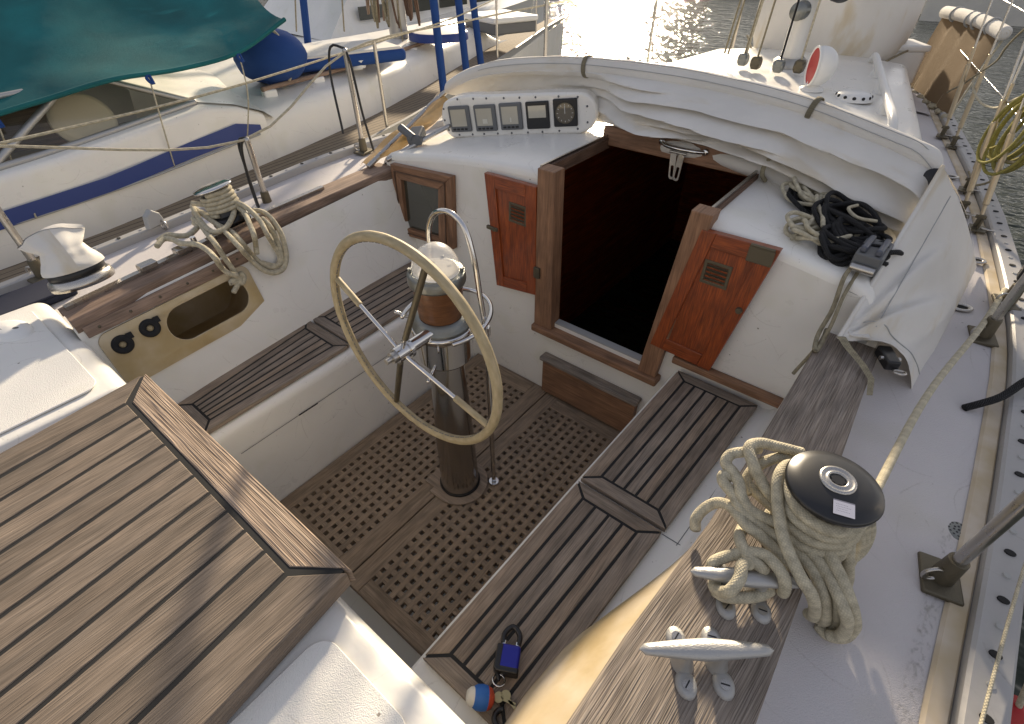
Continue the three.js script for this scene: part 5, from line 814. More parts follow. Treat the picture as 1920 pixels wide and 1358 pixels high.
// ------------------------------------------------------------------ stanchions, lifelines, deck fittings
{
  const stan = (label, x, y, z, h, extra) => {
    const t = thing('stanchion', label, 'stanchion', [x, y, z], 0, 'lifeline stanchions');
    part('tube', [rod([0, 0.02, 0], [0, h, 0], 0.0125), T(new THREE.SphereGeometry(0.0135, 12, 8), 0, h, 0)], M.steel, t);
    part('base', [rbox(0.07, 0.012, 0.095, 0.005, 0, 0.006, 0, 0, 0.2, 0), cyl(0.018, 0.022, 0.07, 0, 0.04, 0)], M.bronze, t);
    part('eye', tor(0.018, 0.004, -0.02, 0.03, 0.02, 0, 0.6, 0, 6, 20), M.steel, t); return t;
  };
  stan('bare stanchion rising beside the perforated deck drain', 1.372, 0.752, -0.92, 0.62);
  const s2 = stan('stanchion with a black clamp on the starboard rail near the shrouds', 1.412, 0.80, -2.12, 0.62); part('clamp', rbox(0.045, 0.07, 0.045, 0.008, 0, 0.13, 0), M.black, s2);
  stan('stanchion at the edge of the starboard deck by the white canvas curtain', 1.372, 0.775, -1.90, 0.62);
  const p1 = stan('short port stanchion hung with black straps behind the rope winch', -1.30, 0.775, -1.06, 0.30); part('strap', [tube([[0, 0.31, 0], [-0.03, 0.30, 0.02], [-0.035, 0.15, 0.03], [0.03, 0.0, 0.06]], 0.006, { seg: 24 }), tube([[0, 0.31, 0], [-0.015, 0.29, 0.02], [-0.02, 0.15, 0.04], [0.0, 0.02, 0.05]], 0.006, { seg: 24 })], M.black, p1);
  const p2 = stan('tall port stanchion hung with black cords beside the yellowed hood window', -1.41, 0.835, -1.72, 0.48); part('strap', [tube([[0, 0.49, 0], [-0.06, 0.50, 0.03], [-0.08, 0.42, 0.05], [-0.01, 0.12, 0.10]], 0.006, { seg: 24 }), tube([[0, 0.49, 0], [0.02, 0.45, 0], [0.05, 0.2, 0.0], [0.09, 0.02, 0.0]], 0.006, { seg: 24 })], M.black, p2);
  stan('port stanchion beside the cloth-covered winch', -1.42, 0.76, -0.19, 0.5);
  const line = (label, pts, r, m) => single('lifeline', tube(pts, r, { seg: 24, rad: 6 }), m || M.steel, label, 'lifeline', 'lifelines');
  line('wire lifeline between the starboard stanchions', [[1.372, 1.37, -0.92], [1.40, 1.37, -1.5], [1.412, 1.41, -2.12]], 0.004);
  line('wire lifeline led forward from the clamped stanchion past the shrouds', [[1.412, 1.41, -2.12], [1.30, 1.42, -3.0], [0.9, 1.47, -4.7]], 0.004);
  line('lower wire lifeline along the starboard rail', [[1.372, 1.07, -0.92], [1.412, 1.1, -2.12], [1.30, 1.12, -3.0], [0.9, 1.17, -4.7]], 0.004);
  line('thin cord lying along the starboard toe rail', [[1.405, 0.79, -0.35], [1.475, 0.82, -1.0], [1.50, 0.9, -1.3], [1.52, 1.0, -1.55]], 0.003, M.rope);
  line('cream lifeline across the port side behind the rope winch', [[-1.42, 1.24, -0.19], [-1.30, 1.08, -1.06], [-1.41, 1.31, -1.72], [-1.40, 1.36, -2.6], [-1.2, 1.42, -3.6]], 0.005, M.rope);
  for (let k = 0; k < 3; k++) { const x = [-1.27, -1.0, -0.7][k], z = [-3.2, -4.2, -5.2][k]; stan(['port stanchion just forward of the folded spray hood', 'port stanchion abeam the mast foot', 'port stanchion abeam the covered dinghy'][k], x, deckP(z), z, 0.6); }
  line('port lifeline above the foredeck', [[-1.27, 1.44, -3.2], [-1.0, 1.46, -4.2], [-0.7, 1.48, -5.2], [-0.2, 1.55, -6.9]], 0.005, M.rope);
  // perforated deck drain
  const d = thing('deck_drain', 'round perforated metal drain in the starboard gutter', 'drain', [1.392, 0.7515, -1.075]);
  part('plate', lathe([[0, 0.005], [0.02, 0.0045], [0.028, 0.002], [0.03, 0]], 28), M.patina, d); const hs = []; for (let r = 0; r < 3; r++) for (let k = 0; k < [1, 7, 13][r]; k++) { const a = k / [1, 7, 13][r] * Math.PI * 2 + r; hs.push(cyl(0.0024, 0.0024, 0.0012, Math.cos(a) * r * 0.009, 0.0052 - r * 0.0006, Math.sin(a) * r * 0.009, 0, 0, 0, 8)); } part('drain_hole', hs, M.black, d).userData.kind = 'stuff';
  for (const [x, z, l] of [[1.30, -2.03, 'oval steel deck eye beside the canvas curtain tip'], [1.31, -2.42, 'oval steel deck eye in front of the shroud plates'], [1.14, -3.3, 'oval steel fairlead on the sunlit side deck']]) { const e = thing('deck_eye', l, 'deck eye', [x, deckS(z) + 0.012, z], 0.4, 'oval deck eyes'); const g = tor(0.02, 0.006, 0, 0.003, 0, Math.PI / 2, 0, 0, 8, 24); g.scale(1.4, 0.7, 1); part('ring', g, M.steel, e); part('plate', T(lathe([[0, 0.001], [0.018, 0.001], [0.022, 0]], 20).scale(1.4, 1, 1), 0, 0, 0), M.blackMatt, e); }
  // black mooring line over the rail
  single('mooring_line', tube([[1.36, 0.775, -1.50], [1.385, 0.79, -1.52], [1.42, 0.805, -1.56], [1.47, 0.83, -1.66], [1.54, 0.80, -1.76], [1.60, 0.60, -1.85], [1.62, 0.2, -1.9]], 0.010, { seg: 50 }), M.ropeBlack, 'short black mooring line hanging over the starboard rail', 'rope');
  const f = thing('fender', 'red inflatable fender hanging against the starboard topsides', 'fender', [1.64, 0.18, -0.95]); part('body', T(lathe([[0, -0.27], [0.03, -0.26], [0.10, -0.18], [0.125, 0], [0.10, 0.18], [0.04, 0.25], [0.022, 0.3], [0, 0.3]], 32), 0, 0, 0), M.red, f); part('lanyard', tube([[0, 0.3, 0], [-0.05, 0.45, 0], [-0.13, 0.62, 0.0]], 0.006), M.rope, f);
  // shrouds with rigging screws
  const shroud = (label, b, topP) => {
    const B = V(...b), Tp = V(...topP), dir = Tp.clone().sub(B).normalize(), at = s => B.clone().addScaledVector(dir, s);
    const t = thing('shroud', label, 'shroud', [b[0], b[1], b[2]], 0, 'starboard shrouds'); const L = s => at(s).sub(B).toArray();
    part('wire', rod(L(0.36), L(B.distanceTo(Tp)), 0.005, 8), M.steel, t);
    part('rigging_screw', [rod(L(0.10), L(0.36), 0.0115), rod(L(0.04), L(0.11), 0.007), rod(L(0.34), L(0.44), 0.008)], makeMat({ color: lin(0.5, 0.42, 0.3), metalness: 0.9, roughness: 0.4 }), t);
    part('toggle', [T(rbox(0.024, 0.05, 0.014, 0.004), ...L(0.035)), T(cyl(0.007, 0.007, 0.036, 0, 0, 0, 0, 0, Math.PI / 2), ...L(0.05))], M.bronze, t);
    part('chainplate', [box(0.006, 0.07, 0.035, 0, 0.01, 0), rbox(0.06, 0.006, 0.07, 0.002, 0, 0.004, 0)], M.bronze, t);
    part('ring_pin', tor(0.022, 0.003, 0.03, 0.015, 0.02, 1.3, 0, 0, 6, 20), M.steel, t);
  };
  const mt = [0.1, 11, -4.0];
  shroud('shroud foremost on the starboard deck beside the brown lashed panel', [1.03, deckS(-3.96) + 0.012, -3.96], [0.35, 6, -4.1]);
  shroud('thin shroud beside the foremost starboard shroud', [1.095, deckS(-3.79) + 0.012, -3.79], [0.25, 9, -4.0]);
  shroud('shroud at the middle of the starboard chainplates', [1.215, deckS(-3.15) + 0.012, -3.15], mt);
  shroud('heavy shroud hung with yellow-green rope coils', [1.225, deckS(-2.84) + 0.012, -2.84], [0.2, 7, -3.9]);
  shroud('aftermost shroud beside the oval deck eyes', [1.29, deckS(-2.72) + 0.012, -2.72], [0.35, 6, -3.9]);
  // yellow-green rope coil on the shroud
  seed = 77; const yl = []; for (let k = 0; k < 11; k++) { const pts = []; const ox = rr(-0.05, 0.05), oz = rr(-0.12, 0.12), s = rr(0.6, 1.35); for (let q = 0; q < 12; q++) { const a = q / 12 * Math.PI * 2; pts.push([1.255 + ox + Math.cos(a) * 0.05 * s, 1.16 + Math.sin(a) * 0.13 * s + 0.05 * Math.cos(a), -2.87 + oz + Math.cos(a) * 0.10 * s]); } yl.push(tube(pts, 0.006, { closed: true, seg: 60, rad: 7 })); }
  single('rope_coil', yl, makeMat({ map: M.rope.map, bumpMap: M.rope.bumpMap, bumpScale: 0.002, color: lin(0.62, 0.62, 0.22), roughness: 0.9 }), 'yellow-green rope coil hung on the starboard shrouds', 'rope');
  // loose running lines tied off at the shrouds
  seed = 81; for (const [a, b, sag, mt2, l] of [[[1.30, 1.12, -2.75], [1.19, 0.86, -3.3], 0.10, 0, 'slack grey line tied between two starboard shrouds'], [[1.25, 1.32, -2.9], [1.03, 1.15, -3.95], 0.12, 1, 'slack cream line slung between the starboard shrouds'], [[1.40, 1.30, -2.3], [1.22, 1.0, -3.1], 0.06, 2, 'thin cream line crossing behind the aftermost shroud'], [[1.15, 1.5, -3.3], [0.95, 1.0, -4.3], 0.05, 0, 'grey line running down beside the brown lashed panel']]) { const A = V(...a), B = V(...b), pts = []; for (let k = 0; k <= 8; k++) { const t = k / 8, p = A.clone().lerp(B, t); p.y -= sag * Math.sin(Math.PI * t); p.x += rr(-0.012, 0.012); pts.push(p); } single('slack_line', tube(pts, 0.005, { seg: 40, rad: 6 }), [M.ropeGrey, M.rope, M.rope][mt2], l, 'rope', 'slack lines at the shrouds'); }
  // brown panel lashed with white cord between shroud and rail
  const bp = thing('lashed_panel', 'brown cloth panel lashed with white cord under a white roll at the starboard rail', 'panel', [0.9, 0.85, -4.55]);
  { const a = V(-0.24, 0.03, -0.62), b = V(0.10, 0.03, 0.22), hgt = 0.42; const P = (s, t) => a.clone().lerp(b, s).add(V(0.05 * t, hgt * t, -0.05 * t));
    part('cloth', loft([0, 0.14, 0.28, 0.42, 0.57, 0.71, 0.85, 1].map((s, i) => [0, 0.33, 0.66, 1].map(t => { const p = P(s, t); p.x += 0.012 * (i % 2 ? 1 : -1); return p; })), 0), makeMat({ color: lin(0.20, 0.135, 0.07), roughness: 0.9, bumpMap: M.canvas.bumpMap, bumpScale: 0.001 }), bp);
    for (let k = 0; k <= 7; k++) { const s = k / 7; part('lashing', tube([P(s, -0.03).add(V(0.02, 0, 0.02)), P(s, 0.5).add(V(0.022, 0, 0.012)), P(s, 1.02).add(V(0.03, 0, 0.02))], 0.006, { seg: 8, rad: 6 }), M.rope, bp); part('knot', T(new THREE.IcosahedronGeometry(0.022, 1).scale(1.2, 0.8, 1), ...P(s, -0.03).toArray()), M.rope, bp); }
    part('roll', tube([P(-0.04, 1.03), P(0.3, 1.06), P(0.7, 1.06), P(1.05, 1.02)], 0.036, { seg: 20, rad: 14 }), M.canvas, bp); for (const s of [0.2, 0.5, 0.62, 0.85]) part('roll_tie', T(tor(0.04, 0.006, 0, 0, 0, 0, 0.4, 0, 6, 20), ...P(s, 1.05).toArray()), M.lightGrey, bp); }
}
// ------------------------------------------------------------------ coachroof and foredeck
{
  const cv = thing('cowl_vent', 'white cowl ventilator with a red mouth on the coachroof', 'ventilator', [0.36, roofY(0.36, -3.45), -3.45], -1.05);
  const cr = []; for (let i = 0; i <= 18; i++) { const t = i / 18, a = t * Math.PI * 0.5, row = []; const R = lerp(0.062, 0.088, t), cy = 0.11 + Math.sin(a) * 0.015 , cz = (1 - Math.cos(a)) * 0.03; for (let j = 0; j <= 28; j++) { const b = j / 28 * Math.PI * 2; const lx = Math.cos(b) * R, ly = Math.sin(b) * R; row.push(V(lx, (t < 0.02 ? 0 : cy * Math.min(1, t * 3)) + ly * Math.sin(a), cz + ly * -Math.cos(a) + 0.0)); } cr.push(row); }
  const shell = lathe([[0.06, 0], [0.06, 0.012], [0.034, 0.02], [0.03, 0.06]], 32);
  const hood = new THREE.SphereGeometry(0.088, 32, 24); { const P = hood.attributes.position; for (let i = 0; i < P.count; i++) { let z = P.getZ(i); if (z > 0.03) z = 0.03; P.setXYZ(i, P.getX(i), P.getY(i) * 1.08, z); } hood.computeVertexNormals(); }
  part('hood', [shell, T(hood, 0, 0.115, 0)], M.white, cv); const mouth = new THREE.CircleGeometry(0.08, 32); mouth.scale(1, 1.08, 1); part('mouth', T(mouth, 0, 0.115, 0.0315), M.red, cv); part('rim', T(new THREE.TorusGeometry(0.084, 0.006, 8, 40).scale(1, 1.08, 1), 0, 0.115, 0.031), M.white, cv);
  const dv = (label, pos, ry, s = 1, tilt = 0) => { const t = thing('slotted_vent', label, 'ventilator', pos, ry, 'low white slotted vents'); t.rotation.z = tilt; part('shell', lathe([[0, 0.04 * s], [0.05 * s, 0.038 * s], [0.085 * s, 0.028 * s], [0.095 * s, 0.006], [0.1 * s, 0]], 40), M.white, t); for (let k = 0; k < 12; k++) { const a = k / 12 * Math.PI * 2; const g = T(new THREE.SphereGeometry(0.010 * s, 10, 8).scale(0.55, 0.9, 1), 0.0885 * s, 0.019 * s, 0); g.rotateY(a); part('slot', g, M.blackMatt, t); } return t; };
  dv('low white vent with dark slots on the coachroof beside the red-mouthed cowl', [0.575, roofY(0.575, -3.45), -3.45], 0.2, 0.95);
  const av = thing('slotted_vent', 'white shell vent with three holes on the port locker top', 'ventilator', [-1.03, 0.7955, -0.005], 0.3, 'low white slotted vents'); const sg = T(lathe([[0, 0.02], [0.04, 0.018], [0.062, 0.008], [0.066, 0]], 32).scale(1.25, 1, 0.75), 0, 0, 0); part('shell', sg, M.white, av); for (const [x, z, r] of [[-0.035, 0.02, 0.011], [0.0, 0.008, 0.010], [0.032, -0.006, 0.007]]) part('hole', T(new THREE.CylinderGeometry(r, r, 0.003, 16).scale(1.4, 1, 0.8), x, 0.0175, z, 0, 0.4, 0), M.grey, av);
  // grab rail
  const gr = thing('grab_rail', 'white wooden grab rail along the starboard edge of the coachroof', 'grab rail'); const a = V(0.84, 0, -2.95), b = V(0.47, 0, -4.45); const Pt = t => { const p = a.clone().lerp(b, t); p.y = roofY(p.x, p.z); return p; };
  part('bar', tube([Pt(-0.02), Pt(0.02).add(V(0, 0.045, 0)), Pt(0.25).add(V(0, 0.055, 0)), Pt(0.5).add(V(0, 0.055, 0)), Pt(0.75).add(V(0, 0.055, 0)), Pt(0.98).add(V(0, 0.045, 0)), Pt(1.02)], 0.02, { seg: 50 }), M.white, gr); for (const t of [0.25, 0.5, 0.75]) { const p = Pt(t); part('foot', cyl(0.02, 0.035, 0.05, p.x, p.y + 0.025, p.z), M.white, gr); }
  // mast with lines at its foot
  const m = thing('mast', 'white mast foot with grey lines and turning blocks on the coachroof', 'mast', [0.08, roofY(0.08, -4.0), -4.0]);
  part('tube', T(lathe([[0.075, 0], [0.075, 10]], 28).scale(0.85, 1, 1.2), 0, 0, 0), M.gelGloss, m); part('collar', T(lathe([[0.11, 0], [0.11, 0.03], [0.08, 0.05]], 28).scale(0.9, 1, 1.2), 0, 0, 0), M.alu, m);
  for (const [x, z, k] of [[-0.22, 0.24, 0], [-0.12, 0.30, 1], [0.02, 0.32, 2], [0.12, 0.26, 3]]) { const bl = part('turning_block', [rbox(0.05, 0.07, 0.05, 0.012, x, 0.045, z), cyl(0.026, 0.026, 0.056, x, 0.045, z, 0, 0, Math.PI / 2)], k % 2 ? M.bronze : M.patina, m); }
  for (const [x0, z0, x1, y1, z1, q] of [[-0.22, 0.24, -0.09, 3, 0.02, 0], [-0.21, 0.24, -0.08, 3.2, 0.04, 1], [-0.12, 0.3, -0.06, 3, 0.09, 0], [0.02, 0.32, -0.01, 3, 0.1, 2], [0.12, 0.26, 0.06, 3, 0.08, 1], [-0.36, 0.2, -0.30, 2.4, -0.2, 0], [-0.33, 0.22, -0.25, 2.4, -0.15, 0]]) part('halyard', rod([x0, 0.06, z0], [x1, y1, z1], 0.006, 6), [M.ropeGrey, M.rope, M.ropeBlack][q], m);
  for (const mw of [T(lathe([[0.05, 0], [0.035, 0.03], [0.035, 0.06], [0.048, 0.08], [0, 0.085]], 20), -0.08, 0.55, 0.04, 0, 0, Math.PI / 2), T(lathe([[0.05, 0], [0.035, 0.03], [0.035, 0.06], [0.048, 0.08], [0, 0.085]], 20), 0, 0.3, 0.09, Math.PI / 2, 0, 0)]) part('mast_winch', mw, M.patina, m);
  const horn = thing('deck_lamp', 'black domed deck lamp on the mast above the red-mouthed cowl', 'lamp', [0.25, 1.52, -3.95]); part('dome', T(lathe([[0, 0.085], [0.04, 0.078], [0.072, 0.05], [0.085, 0.01], [0.085, 0]], 28), 0, 0, 0, 2.5, 0, -0.3), M.black, horn); part('bracket', rod([0, 0, 0], [-0.12, 0.06, -0.02], 0.01), M.steel, horn);
  // white covered dinghy standing forward of the mast
  const dg = thing('covered_dinghy', 'dinghy under a white fabric cover on the foredeck behind the mast', 'dinghy', [0.06, 0.92, -4.95]);
  { const rows = []; for (let i = 0; i <= 40; i++) { const t = i / 40, row = []; const th = t * Math.PI; for (let j = 0; j <= 56; j++) { const ph = j / 56 * Math.PI * 2; const e = (c, p) => Math.sign(c) * Math.pow(Math.abs(c), p); const k = 1 + 0.03 * fbm(Math.cos(ph) * 2, Math.sin(ph) * 2, t * 5, 3); row.push(V(0.52 * e(Math.sin(th), 0.6) * e(Math.cos(ph), 0.75) * k, 0.36 - 0.40 * e(Math.cos(th), 0.8) * k, 0.42 * e(Math.sin(th), 0.6) * e(Math.sin(ph), 0.75) * k)); } rows.push(row); } part('cover', loft(rows, 0), M.canvas, dg); part('lashing', [tube([[-0.55, 0.2, 0.1], [-0.3, 0.1, 0.43], [0.3, 0.08, 0.44], [0.55, 0.2, 0.1]], 0.007, { seg: 24 })], M.ropeGrey, dg); }
  const ac = thing('deck_box', 'small pale grey box on the deck ahead of the grab rail', 'box', [0.52, 0.93, -5.0], 0.5); part('body', rbox(0.3, 0.22, 0.3, 0.03, 0, 0.08, 0), M.white, ac); part('lid', rbox(0.32, 0.04, 0.32, 0.015, 0, 0.2, 0), M.white, ac);
}
// ------------------------------------------------------------------ grime in the starboard gutter
{
  const am = dataTex(128, 512, (u, v) => { const n = tileN(u, v, 5, 60, 41.7, 5), e = sstep(0, 0.3, u) * sstep(1, 0.6, u); return [clamp((n * 2.4 + 0.05) * e) * 0.4]; }, false);
  const g = loft(Array.from({ length: 16 }, (_, i) => { const z = -0.3 - i * 0.05, x = railX(z), y = deckS(z); return [V(x - 0.052, y + 0.0115, z), V(x - 0.033, y + 0.0105, z), V(x - 0.013, y + 0.008, z)]; }), 0);
  const uv = g.attributes.uv; for (let i = 0; i < uv.count; i++) uv.setXY(i, uv.getY(i) / 0.04, uv.getX(i) / 0.8);
  part('gutter_grime', g, makeMat({ color: lin(0.10, 0.095, 0.06), roughness: 0.95, alphaMap: am, transparent: true }), boat);
}
// ------------------------------------------------------------------ water
{
  const wn = dataTex(512, 512, (u, v) => [0.5 + 0.5 * tileN(u, v, 7, 11, 90.1, 5) + 0.3 * tileN(u, v, 3, 4, 97.1, 2) + 0.2 * tileN(u, v, 34, 46, 93.3, 3)], false, [420 / 4.3, 420 / 4.3]);
  const g = new THREE.PlaneGeometry(420, 420, 1, 1); g.rotateX(-Math.PI / 2); g.translate(-60, -0.42, -120);
  const m = part('water', g, makeMat({ color: lin(0.022, 0.028, 0.018), roughness: 0.08, bumpMap: wn, bumpScale: 0.10, ior: 1.33 }), scene); m.userData.kind = 'structure';
}
// ------------------------------------------------------------------ neighbouring yacht to port
const NF = z => pw(-z, [[-4, -1.95], [-2, -2.0], [-0.8, -2.1], [0.126, -2.198], [0.75, -2.28], [1.16, -2.39], [1.95, -2.547], [2.79, -2.756], [3.78, -3.12], [5.58, -3.87], [6.2, -4.05]]);
const NR = z => pw(-z, [[-4, -1.72], [-1, -1.76], [0.1, -1.84], [1, -1.93], [2, -2.10], [3, -2.38], [4, -2.78], [5.6, -3.42], [7, -4.0], [8.2, -4.45]]);
const NC = z => pw(-z, [[-4, -3.55], [0, -3.65], [3, -3.85], [8.2, -4.5]]);
const ND = z => 0.55 + 0.02 * Math.max(0, -z - 1);
{
  const n = thing('neighbour_yacht', 'white yacht with a blue flash on its side moored alongside to port', 'sailing boat', [0, 0, 0]);
  const zs = []; for (let z = 3.6; z >= -8.2; z -= 0.4) zs.push(z);
  part('hull', [loft(zs.map(z => [0, 0.25, 0.5, 0.75, 1].map(t => V(lerp(NR(z) + 0.02, NC(z), 0.14 * t * t), ND(z) - 0.01 - t * 1.05, z))), 0)], M.gelGloss, n);
  const teakDeck = dataTex(256, 256, (u, v) => { const s = (v * 5) % 1; const c = s < 0.09 ? 0.10 : 1; const k = 0.9 + 0.25 * tileN(u, v, 3, 40, 7.7, 3); return [0.60 * k * c, 0.54 * k * c, 0.46 * k * c]; }, true, [1 / 0.25, 1 / 0.25]);
  part('deck', loft(zs.map(z => { const a = NR(z), b = Math.min(NC(z) - 0.02, a - 0.3), r = []; for (let k = 0; k <= 10; k++) r.push(V(lerp(a, b, k / 10), ND(z), z)); return r.reverse(); }), 0), makeMat({ map: teakDeck, roughness: 0.9 }), n);
  part('toe_rail', loft(zs.map(z => [[0, 0], [0, 0.05], [-0.03, 0.05], [-0.03, 0]].map(p => V(NR(z) + 0.02 + p[0], ND(z) + p[1], z))), 0.5), M.alu, n);
  // cockpit coaming / deckhouse side with sloping front, then the lower cabin trunk
  const zc = [3.4, 2, 1, 0.3, -0.2, -0.6, -1.0, -1.4, -1.62, -1.78];
  const hc = z => pw(-z, [[-3.4, 0.90], [0.35, 0.914], [0.8, 0.94], [1.4, 0.975], [1.62, 0.92], [1.78, 0.85]]);
  part('coaming', loft(zc.map(z => fillet([[NF(z) + 0.02, ND(z)], [NF(z), hc(z) - 0.0], [NF(z) - 0.16, hc(z) + 0.02], [NF(z) - 0.18, 0.45]], [0, 0.035, 0.03, 0], 4).map(p => V(p.x, p.y, z))), 0.7), M.gel, n);
  part('deckhouse_front', loft([[-1.0, 1.17, 0.26], [-1.2, 1.07, 0.15], [-1.40, 0.99, 0.06], [-1.6, 0.94, 0.03], [-1.78, 0.865, 0.0], [-1.86, 0.80, 0.0]].map(([z, y, i]) => [0, 0.12, 0.5, 1].map(t => V(lerp(NF(z) - i, NC(z) - 0.6, t), y + 0.05 * Math.sin(Math.PI * Math.min(1, t * 1.2)), z - 0.28 * sstep(0, 0.6, t)))), 0.5), M.gel, n);
  const strip = []; for (let k = 0; k <= 30; k++) { const z = lerp(3.3, -1.72, k / 30); const lo = pw(-z, [[-3.3, 0.68], [0.23, 0.715], [0.84, 0.727], [1.72, 0.76]]), hi = pw(-z, [[-3.3, 0.79], [0.26, 0.786], [0.75, 0.795], [1.57, 0.847], [1.72, 0.80]]); const off = y => lerp(0.02, 0, (y - 0.55) / 0.38) + 0.012; strip.push([V(NF(z) + off(lo), lo, z), V(NF(z) + off(hi), hi, z)]); }
  part('blue_flash', loft(strip, 0), M.navy, n, 'dark blue flash along the white coaming');
  part('moulding_line', tube([[NF(2) + 0.02, 0.69, 2], [NF(0.3) + 0.018, 0.715, 0.3], [NF(-0.8) + 0.016, 0.722, -0.8], [NF(-1.7) + 0.014, 0.745, -1.7]], 0.006, { seg: 20 }), M.lightGrey, n);
  const zt = []; for (let z = -1.7; z >= -6.3; z -= 0.3) zt.push(z);
  part('cabin_trunk', loft(zt.map(z => { const k = clamp((z + 6.3) / 0.9); const e = lerp(0.60, 0.835, sstep(0, 1, k)); return fillet([[NF(z) + 0.02, ND(z)], [NF(z) - 0.03, e], [NF(z) - 0.35, e + 0.06 * k + 0.02], [Math.min(NC(z), NF(z) - 0.4), e + 0.12 * k + 0.02], [2 * NC(z) - NF(z), e]], [0, 0.08, 0.2, 0, 0], 5).map(p => V(p.x, p.y, z)); }), 0.8), M.gel, n);
  // windscreen: metal frame and tinted panes
  const B = (z, i = 0) => V(NF(z) - 0.07 - i, hc(z) + 0.02, z), U = (z, i = 0) => V(NF(z) - 0.27 - i, 1.17, z);
  part('windscreen_frame', [tube([B(3.2), B(1), B(-0.4), B(-1.38)], 0.016, { seg: 20 }), tube([U(3.2), U(1), U(-0.4), U(-0.98)], 0.014, { seg: 20 }), rod(B(-1.38), U(-0.98), 0.018), rod(B(-0.32), U(-0.82), 0.016), rod(B(1.4), U(1.0), 0.016)], M.alu, n);
  const tint = makeMat({ color: lin(0.86, 0.80, 0.66), roughness: 0.04, transmission: 0.95, thickness: 0 });
  for (const [a, b] of [[[-0.34, -0.84], [-1.36, -0.97]], [[1.38, 0.98], [-0.30, -0.80]]]) part('windscreen_pane', loft([[B(a[0]), U(a[1])], [B(b[0]), U(b[1])]], 0), tint, n);
  part('cockpit_lining', [box(0.03, 0.8, 4.4, -4.5, 0.75, 1.1), box(2.2, 0.03, 4.4, -3.55, 0.42, 1.1)], M.trim, n);
  part('cockpit_seat', rbox(0.5, 0.3, 2.4, 0.04, -3.0, 0.62, 0.4), makeMat({ color: lin(0.5, 0.33, 0.18), roughness: 0.9 }), n);
  // hand rail with white feet
  const hp = z => V(NF(z) - 0.22, pw(-z, [[1.7, 0.875], [6, 0.80]]) + 0.06, z);
  part('hand_rail', tube([hp(-1.95), hp(-2.8), hp(-3.6), hp(-4.5), hp(-5.4)], 0.016, { seg: 30 }), M.trim, n);
  for (let k = 0; k < 8; k++) { const p = hp(-2.0 - k * 0.48); part('hand_rail_foot', rbox(0.05, 0.06, 0.10, 0.012, p.x, p.y - 0.04, p.z), M.white, n); }

  // blue-edged hatch pads, vent, hatches, mast
  const pad = thing('hatch_cushion', 'blue-edged pale cushion over a hatch on the neighbouring yacht', 'cushion', [-3.12, 0.93, -2.85], -0.28); part('pad', rbox(0.55, 0.09, 1.0, 0.035, 0, 0.05, 0), M.blueCloth, pad); part('top', rbox(0.5, 0.03, 0.94, 0.014, 0, 0.095, 0), M.offwhite, pad);
  const mv = thing('mushroom_vent', 'white mushroom vent beside the blue-edged cushion', 'ventilator', [-2.90, 0.92, -2.88]); part('stem', cyl(0.05, 0.06, 0.05, 0, 0.025, 0), M.white, mv); part('cap', T(lathe([[0, 0.06], [0.05, 0.05], [0.075, 0.025], [0.07, 0.01], [0, 0.01]], 24), 0, 0.03, 0), M.white, mv);
  const rh = thing('round_hatch', 'round deck hatch with a dark rim on the neighbouring yacht', 'hatch', [-3.35, 0.93, -4.25]); part('rim', T(lathe([[0.3, 0], [0.3, 0.06], [0.27, 0.07]], 32), 0, 0, 0), M.navy, rh); part('lid', T(lathe([[0, 0.085], [0.2, 0.08], [0.28, 0.065]], 32), 0, 0, 0), M.offwhite, rh);
  const fh = thing('fore_hatch', 'square raised fore hatch on the neighbouring yacht', 'hatch', [-3.75, 0.86, -5.7], -0.3); part('coaming', rbox(0.7, 0.12, 0.6, 0.02, 0, 0.03, 0), M.grey, fh); part('lid', rbox(0.74, 0.06, 0.64, 0.02, 0, 0.11, 0), M.white, fh);
  const nm = thing('neighbour_mast', 'mast of the neighbouring yacht with brown lines coiled at its foot', 'mast', [-3.72, 0.93, -4.05]); part('tube', T(lathe([[0.085, 0], [0.085, 11]], 24).scale(0.85, 1, 1.25), 0, 0, 0), M.alu, nm);
  seed = 555; for (let k = 0; k < 16; k++) { const a = rr(0, 6.28), r = rr(0.1, 0.17), x = Math.cos(a) * r, z = Math.sin(a) * r * 1.2; part('line_coil', tube([[x, rr(0.8, 1.2), z], [x * 1.3 + rr(-0.03, 0.03), 0.5, z * 1.2], [x * 1.5, rr(0.05, 0.2), z * 1.4], [x * 1.1, 0.45, z * 1.5], [x, rr(0.8, 1.2), z * 1.05]], 0.011, { seg: 24, rad: 6 }), [M.trimDark, M.ropeGrey, M.trim, M.orange][k % 4 === 3 && k > 10 ? 3 : k % 3], nm); }
  for (const [x0, z0, x1, y1, z1] of [[-0.5, 0.3, -0.06, 3.2, 0.1], [0.45, 0.35, 0.05, 3.4, 0.1], [-0.9, 0.6, -0.05, 4.2, 0.05]]) part('halyard', rod([x0, 0.05, z0], [x1, y1, z1], 0.008, 6), M.ropeGrey, nm);
  // blue-sleeved shrouds
  for (const [x, y, z, x1, y1, z1, l] of [[-2.62, 0.58, -3.55, -3.4, 7, -4.0, 'shroud in a blue sleeve on the near rail of the neighbouring yacht'], [-2.86, 0.60, -4.12, -3.5, 8, -4.1, 'thick shroud in a blue sleeve beside the round deck hatch'], [-3.0, 0.61, -4.5, -3.6, 7, -4.2, 'thin forward shroud in a blue sleeve on the near rail'], [-4.3, 0.6, -3.3, -3.8, 7, -4.0, 'shroud in a blue sleeve behind the blue-edged cushion'], [-4.75, 0.6, -3.0, -3.8, 8, -4.0, 'shroud in a blue sleeve beside the blue sail bag']]) {
